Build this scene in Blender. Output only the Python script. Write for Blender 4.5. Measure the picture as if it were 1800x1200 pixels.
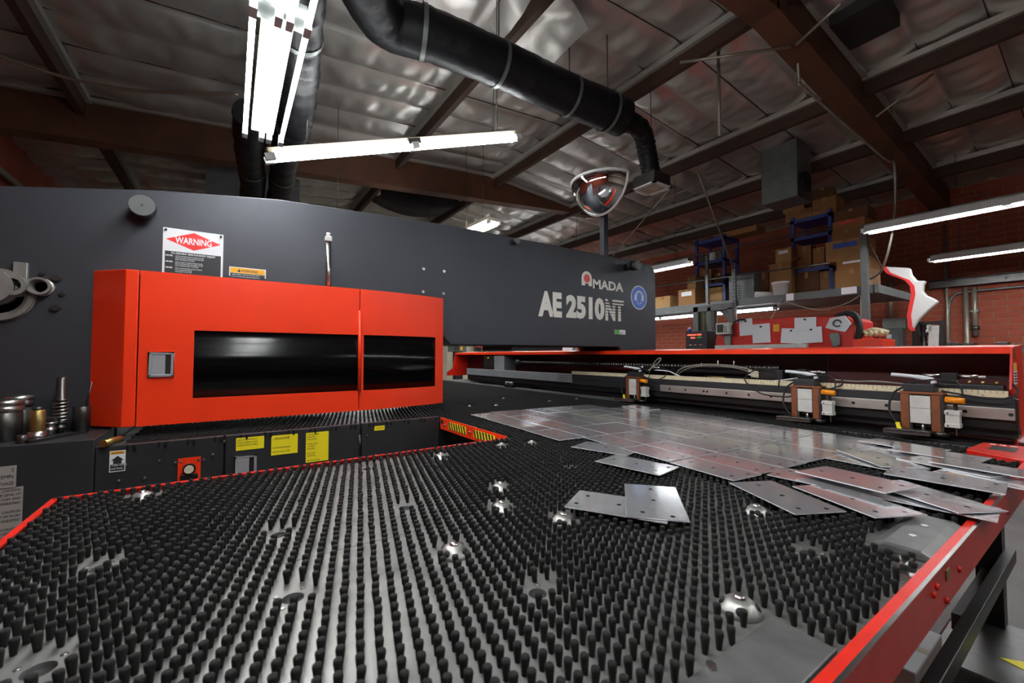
import bpy, bmesh, math, random
import numpy as np
from mathutils import Vector, Matrix, noise
random.seed(7)
for _o in list(bpy.data.objects): bpy.data.objects.remove(_o)
SC = bpy.context.scene
COL = SC.collection
# ------------------------------------------------------------------ camera
CAM_Z = 1.30
FPX = 730.77
YAW = math.radians(55.902); PITCH = math.radians(1.881)
_fw = Vector((-math.sin(YAW), math.cos(YAW), 0)); RT = Vector((math.cos(YAW), math.sin(YAW), 0))
FW = _fw * math.cos(PITCH) + Vector((0, 0, math.sin(PITCH))); UP = RT.cross(FW)
CP = Vector((0, 0, CAM_Z))
cd = bpy.data.cameras.new('camera'); cam = bpy.data.objects.new('camera', cd); COL.objects.link(cam)
cam.location = CP
cam.rotation_euler = Matrix((RT, UP, -FW)).transposed().to_euler()
cd.sensor_width = 36; cd.sensor_fit = 'HORIZONTAL'; cd.lens = 36 * FPX / 1800; cd.clip_start = .02; cd.clip_end = 100
cd.dof.use_dof = True; cd.dof.focus_distance = 2.6; cd.dof.aperture_fstop = 5.6
SC.camera = cam
# ------------------------------------------------------------------ world / exposure
w = bpy.data.worlds.new('world'); SC.world = w; w.use_nodes = True
w.node_tree.nodes['Background'].inputs[0].default_value = (.6, .65, .7, 1)
w.node_tree.nodes['Background'].inputs[1].default_value = .05
SC.view_settings.view_transform = 'Standard'; SC.view_settings.look = 'None'
SC.view_settings.gamma = 1; SC.view_settings.use_curve_mapping = False
SC.view_settings.exposure = 0.8
TUBE_POWER = 34.0
SC.cycles.use_denoising = True
SC.cycles.max_bounces = 5
SC.cycles.sample_clamp_indirect = 6

# ------------------------------------------------------------------ pixel helpers (1800x1200 frame)
def ray(x, y): return FW + RT * ((x - 900) / FPX) + UP * ((600 - y) / FPX)
def onz(x, y, z): d = ray(x, y); return CP + d * ((z - CAM_Z) / d.z)
def onx(x, y, X): d = ray(x, y); return CP + d * (X / d.x)
def ony(x, y, Y): d = ray(x, y); return CP + d * (Y / d.y)

# ------------------------------------------------------------------ materials
def srgb(r, g, b):
    f = lambda c: (c / 255 / 12.92) if c / 255 <= .04045 else ((c / 255 + .055) / 1.055) ** 2.4
    return (f(r), f(g), f(b), 1)
MATS = {}
def mat(name, col, rough=.5, metal=0., bump=0., bscale=60., var=0., vscale=6., col2=None, spec=.5, emit=None, estr=0., coat=0., rvar=0., detail=4., aniso=0.):
    if name in MATS: return MATS[name]
    m = bpy.data.materials.new(name); m.use_nodes = True; nt = m.node_tree; b = nt.nodes['Principled BSDF']
    b.inputs['Base Color'].default_value = col; b.inputs['Roughness'].default_value = rough; b.inputs['Metallic'].default_value = metal
    b.inputs['Specular IOR Level'].default_value = spec; b.inputs['Coat Weight'].default_value = coat
    if aniso: b.inputs['Anisotropic'].default_value = aniso
    tc = nt.nodes.new('ShaderNodeTexCoord')
    if var > 0:
        n = nt.nodes.new('ShaderNodeTexNoise'); n.inputs['Scale'].default_value = vscale; n.inputs['Detail'].default_value = 5
        nt.links.new(tc.outputs['Object'], n.inputs['Vector'])
        mx = nt.nodes.new('ShaderNodeMix'); mx.data_type = 'RGBA'
        c2 = col2 or tuple(min(1, c * .45) for c in col[:3]) + (1,)
        mx.inputs[6].default_value = col; mx.inputs[7].default_value = c2
        mr = nt.nodes.new('ShaderNodeMapRange'); mr.inputs[1].default_value = .4; mr.inputs[2].default_value = .72; mr.inputs[4].default_value = var
        nt.links.new(n.outputs[0], mr.inputs[0]); nt.links.new(mr.outputs[0], mx.inputs[0]); nt.links.new(mx.outputs[2], b.inputs['Base Color'])
        if rvar:
            mr2 = nt.nodes.new('ShaderNodeMapRange'); mr2.inputs[1].default_value = .3; mr2.inputs[2].default_value = .7
            mr2.inputs[3].default_value = max(.02, rough - rvar); mr2.inputs[4].default_value = rough + rvar
            nt.links.new(n.outputs[0], mr2.inputs[0]); nt.links.new(mr2.outputs[0], b.inputs['Roughness'])
    if bump > 0:
        n2 = nt.nodes.new('ShaderNodeTexNoise'); n2.inputs['Scale'].default_value = bscale; n2.inputs['Detail'].default_value = detail
        nt.links.new(tc.outputs['Object'], n2.inputs['Vector'])
        bp = nt.nodes.new('ShaderNodeBump'); bp.inputs['Strength'].default_value = bump; bp.inputs['Distance'].default_value = .01
        nt.links.new(n2.outputs[0], bp.inputs['Height']); nt.links.new(bp.outputs[0], b.inputs['Normal'])
    if emit:
        b.inputs['Emission Color'].default_value = emit; b.inputs['Emission Strength'].default_value = estr
    MATS[name] = m; return m
M = dict(
    charcoal=mat('charcoal_paint', srgb(66, 68, 74), .40, metal=.55, bump=.14, bscale=420, detail=2, var=.25, vscale=2.2, col2=srgb(54, 56, 61), rvar=.04),
    panel=mat('panel_paint', srgb(40, 42, 45), .42, bump=.06, bscale=300, var=.3, vscale=5),
    red=mat('orange_red_paint', srgb(240, 58, 20), .33, bump=.07, bscale=330, detail=2, var=.12, vscale=3),
    rimred=mat('worn_red_paint', srgb(205, 34, 18), .35, var=.3, vscale=14, col2=srgb(150, 25, 15), bump=.05, bscale=120),
    shaded_red=mat('shaded_red_paint', srgb(72, 9, 8), .45, var=.3, vscale=4),  # hood red darkened in the colour to stand for shade inside
    black=mat('black_paint', srgb(22, 22, 23), .4, var=.3, vscale=9),
    rubber=mat('black_rubber', srgb(20, 20, 20), .7),
    brush=mat('black_bristle', srgb(12, 11, 11), .7, bump=.5, bscale=900, spec=.4),
    sheet=mat('worn_table_steel', srgb(128, 127, 125), .48, metal=.65, var=.85, vscale=11, col2=srgb(88, 86, 85), bump=.12, bscale=40, rvar=.1),
    alu=mat('bright_aluminium', srgb(228, 229, 232), .15, metal=.8, var=.45, vscale=5, col2=srgb(186, 187, 190), rvar=.05),
    steel=mat('brushed_steel', srgb(188, 186, 182), .28, metal=1, var=.4, vscale=20, col2=srgb(140, 138, 134)),
    rail=mat('ground_rail_steel', srgb(205, 202, 195), .38, metal=.8, var=.5, vscale=7, col2=srgb(150, 146, 140), bump=.03, bscale=80),
    dsteel=mat('dark_steel', srgb(92, 90, 88), .35, metal=.9, var=.4, vscale=16),
    railgrey=mat('grey_painted_rail', srgb(158, 163, 168), .4, metal=.3, var=.3, vscale=6),
    chrome=mat('mirror_chrome', srgb(240, 240, 242), .03, metal=1),
    whiteplastic=mat('white_plastic', srgb(222, 222, 220), .4, var=.15, vscale=20),
    cream=mat('cream_enamel', srgb(216, 208, 184), .45, var=.25, vscale=6, col2=srgb(180, 168, 140)),
    foil=mat('foil_insulation', srgb(196, 194, 188), .36, metal=.75, bump=.12, bscale=9, var=.4, vscale=1.2, col2=srgb(150, 145, 138), rvar=.08, detail=3),
    foilstrip=mat('foil_strip', srgb(172, 168, 160), .4, metal=.5, bump=.3, bscale=20),
    timber=mat('stained_glulam_timber', srgb(86, 50, 28), .6, var=.6, vscale=3, col2=srgb(52, 29, 17), bump=.15, bscale=14),
    purlin=mat('brown_purlin_timber', srgb(60, 35, 22), .65, var=.5, vscale=3),
    duct=mat('black_duct_wrap', srgb(17, 17, 20), .45, bump=.6, bscale=13, spec=.25, detail=6),
    galv=mat('galvanised_sheet', srgb(122, 128, 124), .4, metal=.7, var=.4, vscale=10),
    brick=mat('red_brick', srgb(146, 66, 42), .85, var=.7, vscale=3.1, col2=srgb(112, 46, 32), bump=.3, bscale=60),
    mortar=mat('brick_mortar', srgb(140, 112, 96), .9, var=.4, vscale=12),
    floor=mat('concrete_floor', srgb(96, 90, 87), .5, var=.6, vscale=1.3, col2=srgb(72, 67, 65), bump=.05, bscale=30, rvar=.1),
    wallpaint=mat('cream_wall_paint', srgb(196, 186, 168), .7, var=.3, vscale=2),
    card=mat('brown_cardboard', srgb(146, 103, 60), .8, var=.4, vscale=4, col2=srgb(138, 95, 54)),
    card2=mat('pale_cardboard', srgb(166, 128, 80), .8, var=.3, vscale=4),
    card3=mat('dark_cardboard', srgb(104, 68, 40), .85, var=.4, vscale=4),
    blueshelf=mat('blue_shelf_enamel', srgb(38, 56, 132), .45, var=.2, vscale=5),
    greysteel=mat('grey_painted_steel', srgb(92, 94, 94), .5, var=.35, vscale=6),
    paper=mat('white_paper', srgb(232, 232, 236), .75),
    rust=mat('rusty_brown_casting', srgb(136, 76, 44), .55, metal=.3, var=.6, vscale=26, col2=srgb(92, 52, 34)),
    clampwhite=mat('pale_grey_plate', srgb(206, 204, 198), .5, var=.25, vscale=18),
    orange=mat('orange_plastic', srgb(236, 140, 12), .35),
    yellow=mat('yellow_label', srgb(244, 226, 30), .5),
    yellowdark=mat('amber_label', srgb(236, 170, 30), .5),
    signwhite=mat('white_sign', srgb(226, 230, 234), .4),
    signred=mat('red_sign_print', srgb(226, 44, 44), .4),
    signblack=mat('black_sign_print', srgb(36, 40, 42), .5),
    lettering=mat('ivory_lettering', srgb(226, 226, 216), .5),
    blue=mat('blue_sign', srgb(72, 118, 214), .4),
    green=mat('green_label', srgb(92, 178, 84), .5),
    brass=mat('brass', srgb(158, 138, 84), .36, metal=.9, var=.4, vscale=30),
    ruler=mat('ivory_scale_strip', srgb(220, 206, 172), .5, var=.2, vscale=30),
    smoked=mat('smoked_acrylic', srgb(8, 8, 9), .16, bump=.16, bscale=2.6, detail=1.5, spec=.16),
    cloth=mat('cream_cloth', srgb(214, 198, 160), .9, bump=.4, bscale=30),
    olive=mat('olive_canvas', srgb(112, 114, 88), .85, bump=.3, bscale=10),
    plateprint=mat('grey_nameplate', srgb(176, 172, 166), .45, metal=.4),
    cable=mat('grey_cable', srgb(128, 124, 112), .55),
    whitetube=mat('white_hose', srgb(214, 216, 220), .4),
    conduit=mat('steel_conduit', srgb(146, 138, 124), .45, metal=.6, var=.3, vscale=20),
    bluepaint=mat('blue_paint', srgb(40, 82, 180), .4),
    tube=mat('fluorescent_tube', srgb(240, 245, 250), .4, emit=(.93, .97, 1.0, 1), estr=TUBE_POWER),
    whitepaint=mat('white_gloss_paint', srgb(224, 222, 220), .25),
    screen=mat('dim_screen', srgb(60, 66, 56), .2),
    iron=mat('grey_cast_iron', srgb(150, 147, 143), .42, metal=.6, var=.4, vscale=25),
    led=mat('red_led', srgb(220, 40, 30), .4, emit=(1, .1, .05, 1), estr=1.2),
)

# ------------------------------------------------------------------ builders
OFF = {}
def thing(name, label, cat, loc=(0, 0, 0), group=None, kind=None):
    o = bpy.data.objects.new(name, None); COL.objects.link(o); o.empty_display_size = .1
    o.location = loc; OFF[o] = Vector(loc); tag(o, label, cat, group, kind); return o
def tag(o, label=None, cat=None, group=None, kind=None):
    if label: o['label'] = label
    if cat: o['category'] = cat
    if group: o['group'] = group
    if kind: o['kind'] = kind
    return o
class MB:
    def __init__(s): s.v = []; s.f = []; s.sm = []
    def add(s, vs, fs, smooth=False):
        n = len(s.v); s.v += [Vector(v) for v in vs]; s.f += [tuple(i + n for i in f) for f in fs]; s.sm += [smooth] * len(fs); return s
    def box(s, x0, x1, y0, y1, z0, z1, M4=None):
        x0, x1 = sorted((x0, x1)); y0, y1 = sorted((y0, y1)); z0, z1 = sorted((z0, z1))
        vs = [Vector((x, y, z)) for z in (z0, z1) for y in (y0, y1) for x in (x0, x1)]
        if M4: vs = [M4 @ v for v in vs]
        return s.add(vs, [(0, 2, 3, 1), (4, 5, 7, 6), (0, 1, 5, 4), (2, 6, 7, 3), (0, 4, 6, 2), (1, 3, 7, 5)])
    def beam(s, a, b, wd, ht, up=(0, 0, 1)):
        a = Vector(a); b = Vector(b); d = (b - a); L = d.length; d.normalize(); u = Vector(up); r = d.cross(u)
        if r.length < 1e-4: r = d.cross(Vector((1, 0, 0)))
        r.normalize(); u = r.cross(d)
        vs = [p + r * (sx * wd / 2) + u * (sz * ht / 2) for p in (a, b) for sz in (-1, 1) for sx in (-1, 1)]
        return s.add(vs, [(0, 1, 3, 2), (4, 6, 7, 5), (0, 4, 5, 1), (2, 3, 7, 6), (0, 2, 6, 4), (1, 5, 7, 3)])
    def cyl(s, a, b, r, r2=None, n=14, caps=True):
        a = Vector(a); b = Vector(b); r2 = r if r2 is None else r2; d = (b - a).normalized()
        u = d.orthogonal().normalized(); v = d.cross(u)
        vs = []
        for p, rr in ((a, r), (b, r2)):
            vs += [p + (u * math.cos(2 * math.pi * i / n) + v * math.sin(2 * math.pi * i / n)) * rr for i in range(n)]
        s.add(vs, [(i, (i + 1) % n, n + (i + 1) % n, n + i) for i in range(n)], True)
        if caps:
            s.add(vs, [tuple(range(n - 1, -1, -1)), tuple(range(n, 2 * n))])
        return s
    def tubep(s, pts, r, n=8):
        pts = [Vector(p) for p in pts]; vs = []; k = len(pts); u = None
        for i, p in enumerate(pts):
            d = (pts[min(i + 1, k - 1)] - pts[max(i - 1, 0)]).normalized()
            if u is None: u = d.orthogonal().normalized()
            u = (u - d * u.dot(d)).normalized(); v = d.cross(u)
            rr = r[i] if isinstance(r, (list, tuple)) else r
            vs += [p + (u * math.cos(2 * math.pi * j / n) + v * math.sin(2 * math.pi * j / n)) * rr for j in range(n)]
        fs = [(i * n + j, i * n + (j + 1) % n, (i + 1) * n + (j + 1) % n, (i + 1) * n + j) for i in range(k - 1) for j in range(n)]
        s.add(vs, fs, True); s.add(vs, [tuple(range(n - 1, -1, -1)), tuple(range((k - 1) * n, k * n))]); return s
    def lathe(s, prof, c=(0, 0, 0), n=24, M4=None, smooth=True):
        vs = []
        for (r, z) in prof:
            for j in range(n):
                p = Vector((r * math.cos(2 * math.pi * j / n), r * math.sin(2 * math.pi * j / n), z))
                vs.append((M4 @ p) if M4 else p + Vector(c))
        k = len(prof)
        fs = [(i * n + j, i * n + (j + 1) % n, (i + 1) * n + (j + 1) % n, (i + 1) * n + j) for i in range(k - 1) for j in range(n)]
        s.add(vs, fs, smooth)
        s.add(vs, [tuple(range(n - 1, -1, -1)), tuple(range((k - 1) * n, k * n))]); return s
    def prism(s, poly, a, b, axis='X'):
        # poly in (Y,Z) for X, (X,Z) for Y, (X,Y) for Z
        def P(p, t): return {'X': (t, p[0], p[1]), 'Y': (p[0], t, p[1]), 'Z': (p[0], p[1], t)}[axis]
        n = len(poly); vs = [P(p, a) for p in poly] + [P(p, b) for p in poly]
        return s.add(vs, [tuple(range(n - 1, -1, -1)), tuple(range(n, 2 * n))] + [(i, (i + 1) % n, n + (i + 1) % n, n + i) for i in range(n)])
    def quad(s, *p): return s.add(p, [tuple(range(len(p)))])
    def data(s, name, m, off=Vector((0, 0, 0)), bevel=0):
        me = bpy.data.meshes.new(name)
        me.from_pydata([tuple(v - off) for v in s.v], [], s.f)
        me.polygons.foreach_set('use_smooth', s.sm); me.materials.append(m)
        bm = bmesh.new(); bm.from_mesh(me)
        bmesh.ops.remove_doubles(bm, verts=bm.verts, dist=1e-6)
        bmesh.ops.recalc_face_normals(bm, faces=bm.faces)
        if bevel: bmesh.ops.bevel(bm, geom=[e for e in bm.edges if len(e.link_faces) == 2 and e.calc_face_angle(0) > .6], offset=bevel, segments=2, affect='EDGES', profile=.5, clamp_overlap=True)
        bm.to_mesh(me); bm.free(); me.update(); return me
    def build(s, name, m, parent=None, bevel=0, base=None):
        if parent is not None: off = OFF[parent]
        elif base is not None: off = Vector(base)
        else:
            xs = [v.x for v in s.v]; ys = [v.y for v in s.v]; zs = [v.z for v in s.v]
            off = Vector(((min(xs) + max(xs)) / 2, (min(ys) + max(ys)) / 2, min(zs)))
        o = bpy.data.objects.new(name, s.data(name, m, off, bevel)); COL.objects.link(o)
        if parent is not None: o.parent = parent
        else: o.location = off
        OFF[o] = off; return o
def place(name, me, parent, loc, rot=None, scale=None):
    o = bpy.data.objects.new(name, me); COL.objects.link(o); o.parent = parent
    o.location = Vector(loc) - (OFF[parent] if parent else Vector((0, 0, 0)))
    if rot: o.rotation_euler = rot
    if scale: o.scale = scale
    OFF[o] = OFF[parent] if parent else Vector(loc); return o
def struct(o, label=None): o['kind'] = 'structure'; return tag(o, label) if label else o
def holed(outer, holes, z0, z1, n=10):
    """flat plate polygon with round holes, real thickness"""
    bm = bmesh.new(); loops = []
    def loop(pts):
        vs = [bm.verts.new((p[0], p[1], z1)) for p in pts]
        return [bm.edges.new((vs[i], vs[(i + 1) % len(vs)])) for i in range(len(vs))]
    es = loop(outer)
    for (x, y, r) in holes: es += loop([(x + r * math.cos(2 * math.pi * i / n), y + r * math.sin(2 * math.pi * i / n)) for i in range(n)])
    bmesh.ops.triangle_fill(bm, use_beauty=True, use_dissolve=False, edges=es, normal=(0, 0, 1))
    top = list(bm.faces)
    r = bmesh.ops.extrude_face_region(bm, geom=top)
    for v in [g for g in r['geom'] if isinstance(g, bmesh.types.BMVert)]: v.co.z = z0
    bmesh.ops.recalc_face_normals(bm, faces=bm.faces); return bm
def bmobj(name, bm, m, parent=None, base=None):
    me = bpy.data.meshes.new(name)
    off = OFF[parent] if parent else Vector(base or (0, 0, 0))
    bmesh.ops.translate(bm, verts=bm.verts, vec=-off); bm.to_mesh(me); bm.free(); me.materials.append(m)
    o = bpy.data.objects.new(name, me); COL.objects.link(o)
    if parent: o.parent = parent
    else: o.location = off
    OFF[o] = off; return o
def text(name, s, m, parent, org, size, xdir=(0, 1, 0), ydir=(0, 0, 1), sx=1., bold=0., ext=.0008, align='LEFT', space=1.):
    cu = bpy.data.curves.new(name, 'FONT'); cu.body = s; cu.size = size; cu.extrude = ext; cu.offset = bold; cu.align_x = align; cu.space_character = space; cu.resolution_u = 3
    t = bpy.data.objects.new(name, cu); COL.objects.link(t)
    dg = bpy.context.evaluated_depsgraph_get(); me = bpy.data.meshes.new_from_object(t.evaluated_get(dg))
    bpy.data.objects.remove(t); bpy.data.curves.remove(cu)
    X = Vector(xdir).normalized(); Y = Vector(ydir).normalized(); Z = X.cross(Y)
    m4 = Matrix.Translation(Vector(org) - OFF[parent]) @ Matrix((X * sx, Y, Z)).transposed().to_4x4()
    me.transform(m4); me.materials.clear(); me.materials.append(m); me.name = name
    o = bpy.data.objects.new(name, me); COL.objects.link(o); o.parent = parent; OFF[o] = OFF[parent]; return o
def arc(c, r, a0, a1, n, ax='YZ'):
    return [(c[0] + r * math.cos(a0 + (a1 - a0) * i / n), c[1] + r * math.sin(a0 + (a1 - a0) * i / n)) for i in range(n + 1)]
def bez(p, n=14):
    """Catmull-Rom through points"""
    p = [Vector(q) for q in p]; out = []
    P = [p[0]] + p + [p[-1]]
    for i in range(1, len(P) - 2):
        for k in range(n):
            t = k / n; a, b, c, d = P[i - 1], P[i], P[i + 1], P[i + 2]
            out.append(.5 * ((2 * b) + (c - a) * t + (2 * a - 5 * b + 4 * c - d) * t * t + (3 * b - a - 3 * c + d) * t ** 3))
    out.append(p[-1]); return out
# ================================================================== THE BUILDING
YL, YB, XF, XR = -2.5, 10.4, -15.0, 6.0          # left wall, back wall, far wall, wall behind the camera
def zb(y): return 4.40 - .083 * abs(y - 4)        # underside of the big beams
def zr(y): return zb(y) + .42                     # roof lining
f = struct(MB().box(XF, XR, YL, YB, -.1, 0).build('floor', M['floor'], base=(0, 0, 0)))
struct(MB().box(XF, XR, YL - .2, YL, 0, 4.4).build('wall_left', M['brick']))
struct(MB().box(XF - .2, XF, YL, YB, 0, 4.9).build('wall_far', M['wallpaint']))
struct(MB().box(XR, XR + .2, YL, YB, 0, 4.9).build('wall_right', M['wallpaint']))
wall = struct(MB().box(XF, XR, YB, YB + .25, 0, 4.4).build('wall_back', M['mortar'], base=(-4, YB, 0)))
# bricks of the back wall: running bond, those in view are pieces
bme = MB().box(-.145, .145, -.006, .03, -.045, .045).data('brick', M['brick'])
far = MB(); nb = 0
CH, CL = .1, .302
cand = []
for r in range(0, 43):
    for c in range(-45, 20):
        x = c * CL + (CL / 2 if r % 2 else 0); z = .05 + r * CH
        if x < XF + .2 or x > XR - .2 or z > zr(YB) - .1: continue
        p = Vector((x, YB, z)) - CP; dpt = p.dot(FW)
        vis = 0
        if dpt > 0:
            u = 900 + FPX * p.dot(RT) / dpt; v = 600 - FPX * p.dot(UP) / dpt
            if 1560 < u < 1800 and 440 < v < 612: vis = 2
            elif 1150 < u < 1800 and 515 < v < 612: vis = 1
        cand.append((-vis, random.random(), x, z))
cand.sort()
for i, (_, _, x, z) in enumerate(cand):
    j = random.uniform(-.004, .004)
    if i < 300: place('brick', bme, wall, (x, YB + j, z))
    else: far.box(x - .145, x + .145, YB - .006 + j, YB + .03, z - .045, z + .045)
far.build('brickwork', M['brick'], wall)['kind'] = 'stuff'
# roof lining: foil bulging between rafters that run along Y
NX, NY = 640, 260
xs = np.linspace(XF, XR, NX); ys = np.linspace(YL, YB, NY)
verts = []; RS = .51
PUR = [-1.5, .35, 2.27, 4.2, 6.2, 7.75, 9.3]
for iy, y in enumerate(ys):
    dpu = min(abs(y - q) for q in PUR)
    for ix, x in enumerate(xs):
        u = ((x + 4.24) / RS) % 1.0
        amp = .085 + .06 * noise.noise(Vector((math.floor((x + 4.24) / RS) * 3.7, math.floor(y / 1.9) * 5.1, 0)))
        s = (math.sin(math.pi * u) ** .55) * amp * min(1, .35 + dpu * 1.6)
        e_ = min(1, .12 + 3.2 * min(u, 1 - u))
        wr = e_ * (.03 * noise.noise(Vector((x * 1.6, y * 3.2, 1.3))) + .022 * noise.noise(Vector((x * 3.2 + y * 1.5, y * 7.5, 4))) + .009 * noise.noise(Vector((x * 7, y * 15, 9))))
        verts.append((x, y, zr(y) - s + wr))
faces = [(j * NX + i, (j + 1) * NX + i, (j + 1) * NX + i + 1, j * NX + i + 1) for j in range(NY - 1) for i in range(NX - 1)]
me = bpy.data.meshes.new('ceiling'); me.from_pydata(verts, [], faces); me.polygons.foreach_set('use_smooth', [True] * len(faces)); me.materials.append(M['foil'])
ceil = bpy.data.objects.new('ceiling', me); COL.objects.link(ceil); struct(ceil); OFF[ceil] = Vector((0, 0, 0))
o = MB().box(XF - .2, XR + .2, YL - .2, YB + .25, 5.0, 5.1).build('roof_deck', M['purlin'], ceil)
for i in range(int((XR - XF) / RS)):                 # rafter battens where the foil is stapled
    x = -4.24 + (math.ceil((XF + 4.24) / RS) + i) * RS
    if x < -9 or x > 1.5: continue
    m_ = MB()
    for y0, y1 in ((YL, 4), (4, YB)):
        m_.beam((x, y0, zr(y0) - .002), (x, y1, zr(y1) - .002), .008, .03)
    m_.build('batten', M['purlin'], ceil)
nt_ = 0
def beamY(x, wd, ht, name):
    global nt_
    m_ = MB()
    for y0, y1 in ((YL, 4), (4, YB)):
        m_.beam((x, y0, zb(y0) + ht / 2), (x, y1, zb(y1) + ht / 2), wd, ht)
    nt_ += 1
    return struct(m_.build('trim_%d' % nt_, M['timber'], base=(x, 4, zb(4))), name)
nt_ += 1
struct(MB().beam((-6.9, YL, 3.98), (-6.9, YB, 5.02), .22, .46).build('trim_%d' % nt_, M['timber'], base=(-6.9, 4, 4)), 'long dark timber roof beam behind the press')
beamY(-1.78, .24, .48, 'heavy timber roof beam above the brush table')
beamY(3.6, .24, .48, 'timber roof beam behind the camera side')
beamY(-12, .24, .48, 'farthest timber roof beam')
for bx_ in (-1.78, -6.9):
    fs_ = MB()
    for sg in (-1, 1):
        for y0, y1 in ((YL, 4), (4, YB)): fs_.beam((bx_ + sg * .15, y0, zr(y0) - .07), (bx_ + sg * .15, y1, zr(y1) - .07), .05, .05)
    fs_.build('foil_edge', M['foilstrip'], ceil)
for q in PUR:
    nt_ += 1
    p = struct(MB().box(XF, XR, q - .035, q + .035, zb(q) + .16, zr(q) + .03).build('trim_%d' % nt_, M['purlin']), 'brown timber purlin under the foil roof lining')
    st = MB()
    for sg in (-1, 1): st.box(XF, XR, q + sg * .036, q + sg * .085, zr(q) - .10, zr(q) - .03)
    st.build('foil_edge', M['foilstrip'], p)
# ------------------------------------------------------------------ fluorescent fixtures (the light of the place)
def fixture(label, a, b, rows=2, w_=.16, per=2, housing='cream', group=None, up=(0, 0, 1), split=0., hang=True, shade=0., hw=0.):
    a = Vector(a); b = Vector(b); d = (b - a).normalized(); L = (b - a).length
    r = d.cross(Vector(up)).normalized(); u = r.cross(d)
    c = (a + b) / 2
    t = thing('fluorescent_fixture', label, 'light', tuple(c), group)
    MB().beam(a + u * .058, b + u * .058, hw or w_, .05, u).build('housing', M[housing], t, .004)
    if shade:
        for sg_ in (-1, 1):
            e0 = r * (sg_ * w_ * .5) + u * .06; e1 = r * (sg_ * shade * .5) - u * .026
            MB().add([a + e0, b + e0, b + e1, a + e1, a + e0 + u * .004, b + e0 + u * .004, b + e1 + u * .004, a + e1 + u * .004], [(0, 1, 2, 3), (7, 6, 5, 4), (0, 4, 5, 1), (3, 2, 6, 7), (0, 3, 7, 4), (1, 5, 6, 2)]).build('reflector', M['whiteplastic'], t)
    for k in range(rows):
        o_ = (k - (rows - 1) / 2) * (w_ * .8 / max(1, rows - 1)) if rows > 1 else 0
        if rows == 4: o_ = (-.56, -.2, .02, .5)[k] * w_
        for p in range(per):
            s0 = a + d * (L * p / per + .035); s1 = a + d * (L * (p + 1) / per - .035)
            tb = MB().cyl(s0 + r * o_, s1 + r * o_, .013, n=10).build('tube', M['tube'], t)
        for p in range(per + 1):
            e = a + d * (L * p / per)
            MB().beam(e + r * o_ - d * .035 + u * .006, e + r * o_ + d * .035 + u * .006, .03, .05, u).build('socket', M['whiteplastic'], t)
    if split:
        for p in range(1, per): MB().beam(a + d * (L * p / per - .06) + u * .04, a + d * (L * p / per + .06) + u * .04, w_ * 1.04, .05, u).build('joint_band', M['galv'], t)
    for e in (a + d * L * .12, b - d * L * .12):
        if hang:
            top = hang if isinstance(hang, (int, float)) and hang is not True else zr(e.y)
            MB().cyl(e + u * .08, (e.x, e.y, top), .004, n=6).build('hanger_chain', M['dsteel'], t)
    return t
F1a, F1b = onz(433, 235, 2.8), onz(488, 247, 2.8)
yc = (F1a.y + F1b.y) / 2
fixture('wide four-tube white fluorescent fixture hung over the press and table', (-3.30, yc, 2.8), (.36, yc, 2.8), 4, .2, 3, 'cream', split=1, hw=.13)
fixture('slanting long cream twin-tube fixture above the charcoal press frame', (-3.654, .226, 2.806), (-3.635, 2.52, 3.637), 2, .1, 2, 'cream', split=1, hw=.05)
g3 = 'ceiling fluorescent rows'
a, b = onz(1520, 410, 2.9), onz(1770, 365, 2.9)
fixture('long twin-tube fixture in front of the cardboard boxes at the brick wall', (a.x, 6.92, 2.93), (a.x + 2.42, 6.92, 2.93), 2, .12, 2, 'galv', split=1, shade=.2)
fixture('lower twin-tube fixture close in front of the brick wall', (-1.66, 9.0, 2.77), (.78, 9.0, 2.77), 2, .12, 1, 'galv', shade=.2)
fixture('fluorescent fixture poking out beyond the end of the charcoal press frame', (-6.7, 6.7, 2.93), (-4.28, 6.7, 2.93), 2, .12, 2, 'galv', split=1, shade=.2)
fixture('fluorescent fixture mounted under the storage platform', (-8.4, 8.2, 2.13), (-3.55, 8.2, 2.14), 2, .1, 4, 'galv', hang=2.262)
fixture('fluorescent row hung low behind the press frame', (-13.3, 8.2, 2.13), (-8.5, 8.2, 2.13), 2, .1, 4, 'galv')
p3 = onx(868, 392, -5.2)
fixture('short twin-tube fixture on a chain beyond the press frame', (p3.x, p3.y, p3.z), (p3.x - 2.4, p3.y - .15, p3.z), 2, .24, 2, 'cream')
# rows of the hall behind the camera, same kind, not in the picture
fixture('twin-tube fluorescent fixture of the row over the aisle', (1.0, 1.6, 3.1), (1.0, 4.04, 3.1), 2, .14, 2, 'cream', g3, shade=.3)
fixture('twin-tube fluorescent fixture over the aisle nearest the brick wall', (1.5, 4.6, 3.1), (1.5, 7.04, 3.1), 2, .14, 2, 'cream', g3, shade=.3)
fixture('added unseen fluorescent fixture behind the press frame, extending the row', (-9.3, 6.7, 2.93), (-6.9, 6.7, 2.93), 2, .12, 2, 'galv', shade=.2)  # unseen lamp added to strengthen glare on the metal plates
fixture('added unseen fluorescent fixture behind the press frame', (-5.6, .8, 2.75), (-5.6, 3.24, 2.75), 2, .12, 2, 'cream', shade=.25)  # unseen lamp added to brighten the carriage rail and far table
fixture('twin-tube fluorescent fixture of the row behind the press', (-10.5, 1.5, 3.1), (-10.5, 6.3, 3.1), 2, .14, 4, 'cream', g3, shade=.3)

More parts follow.
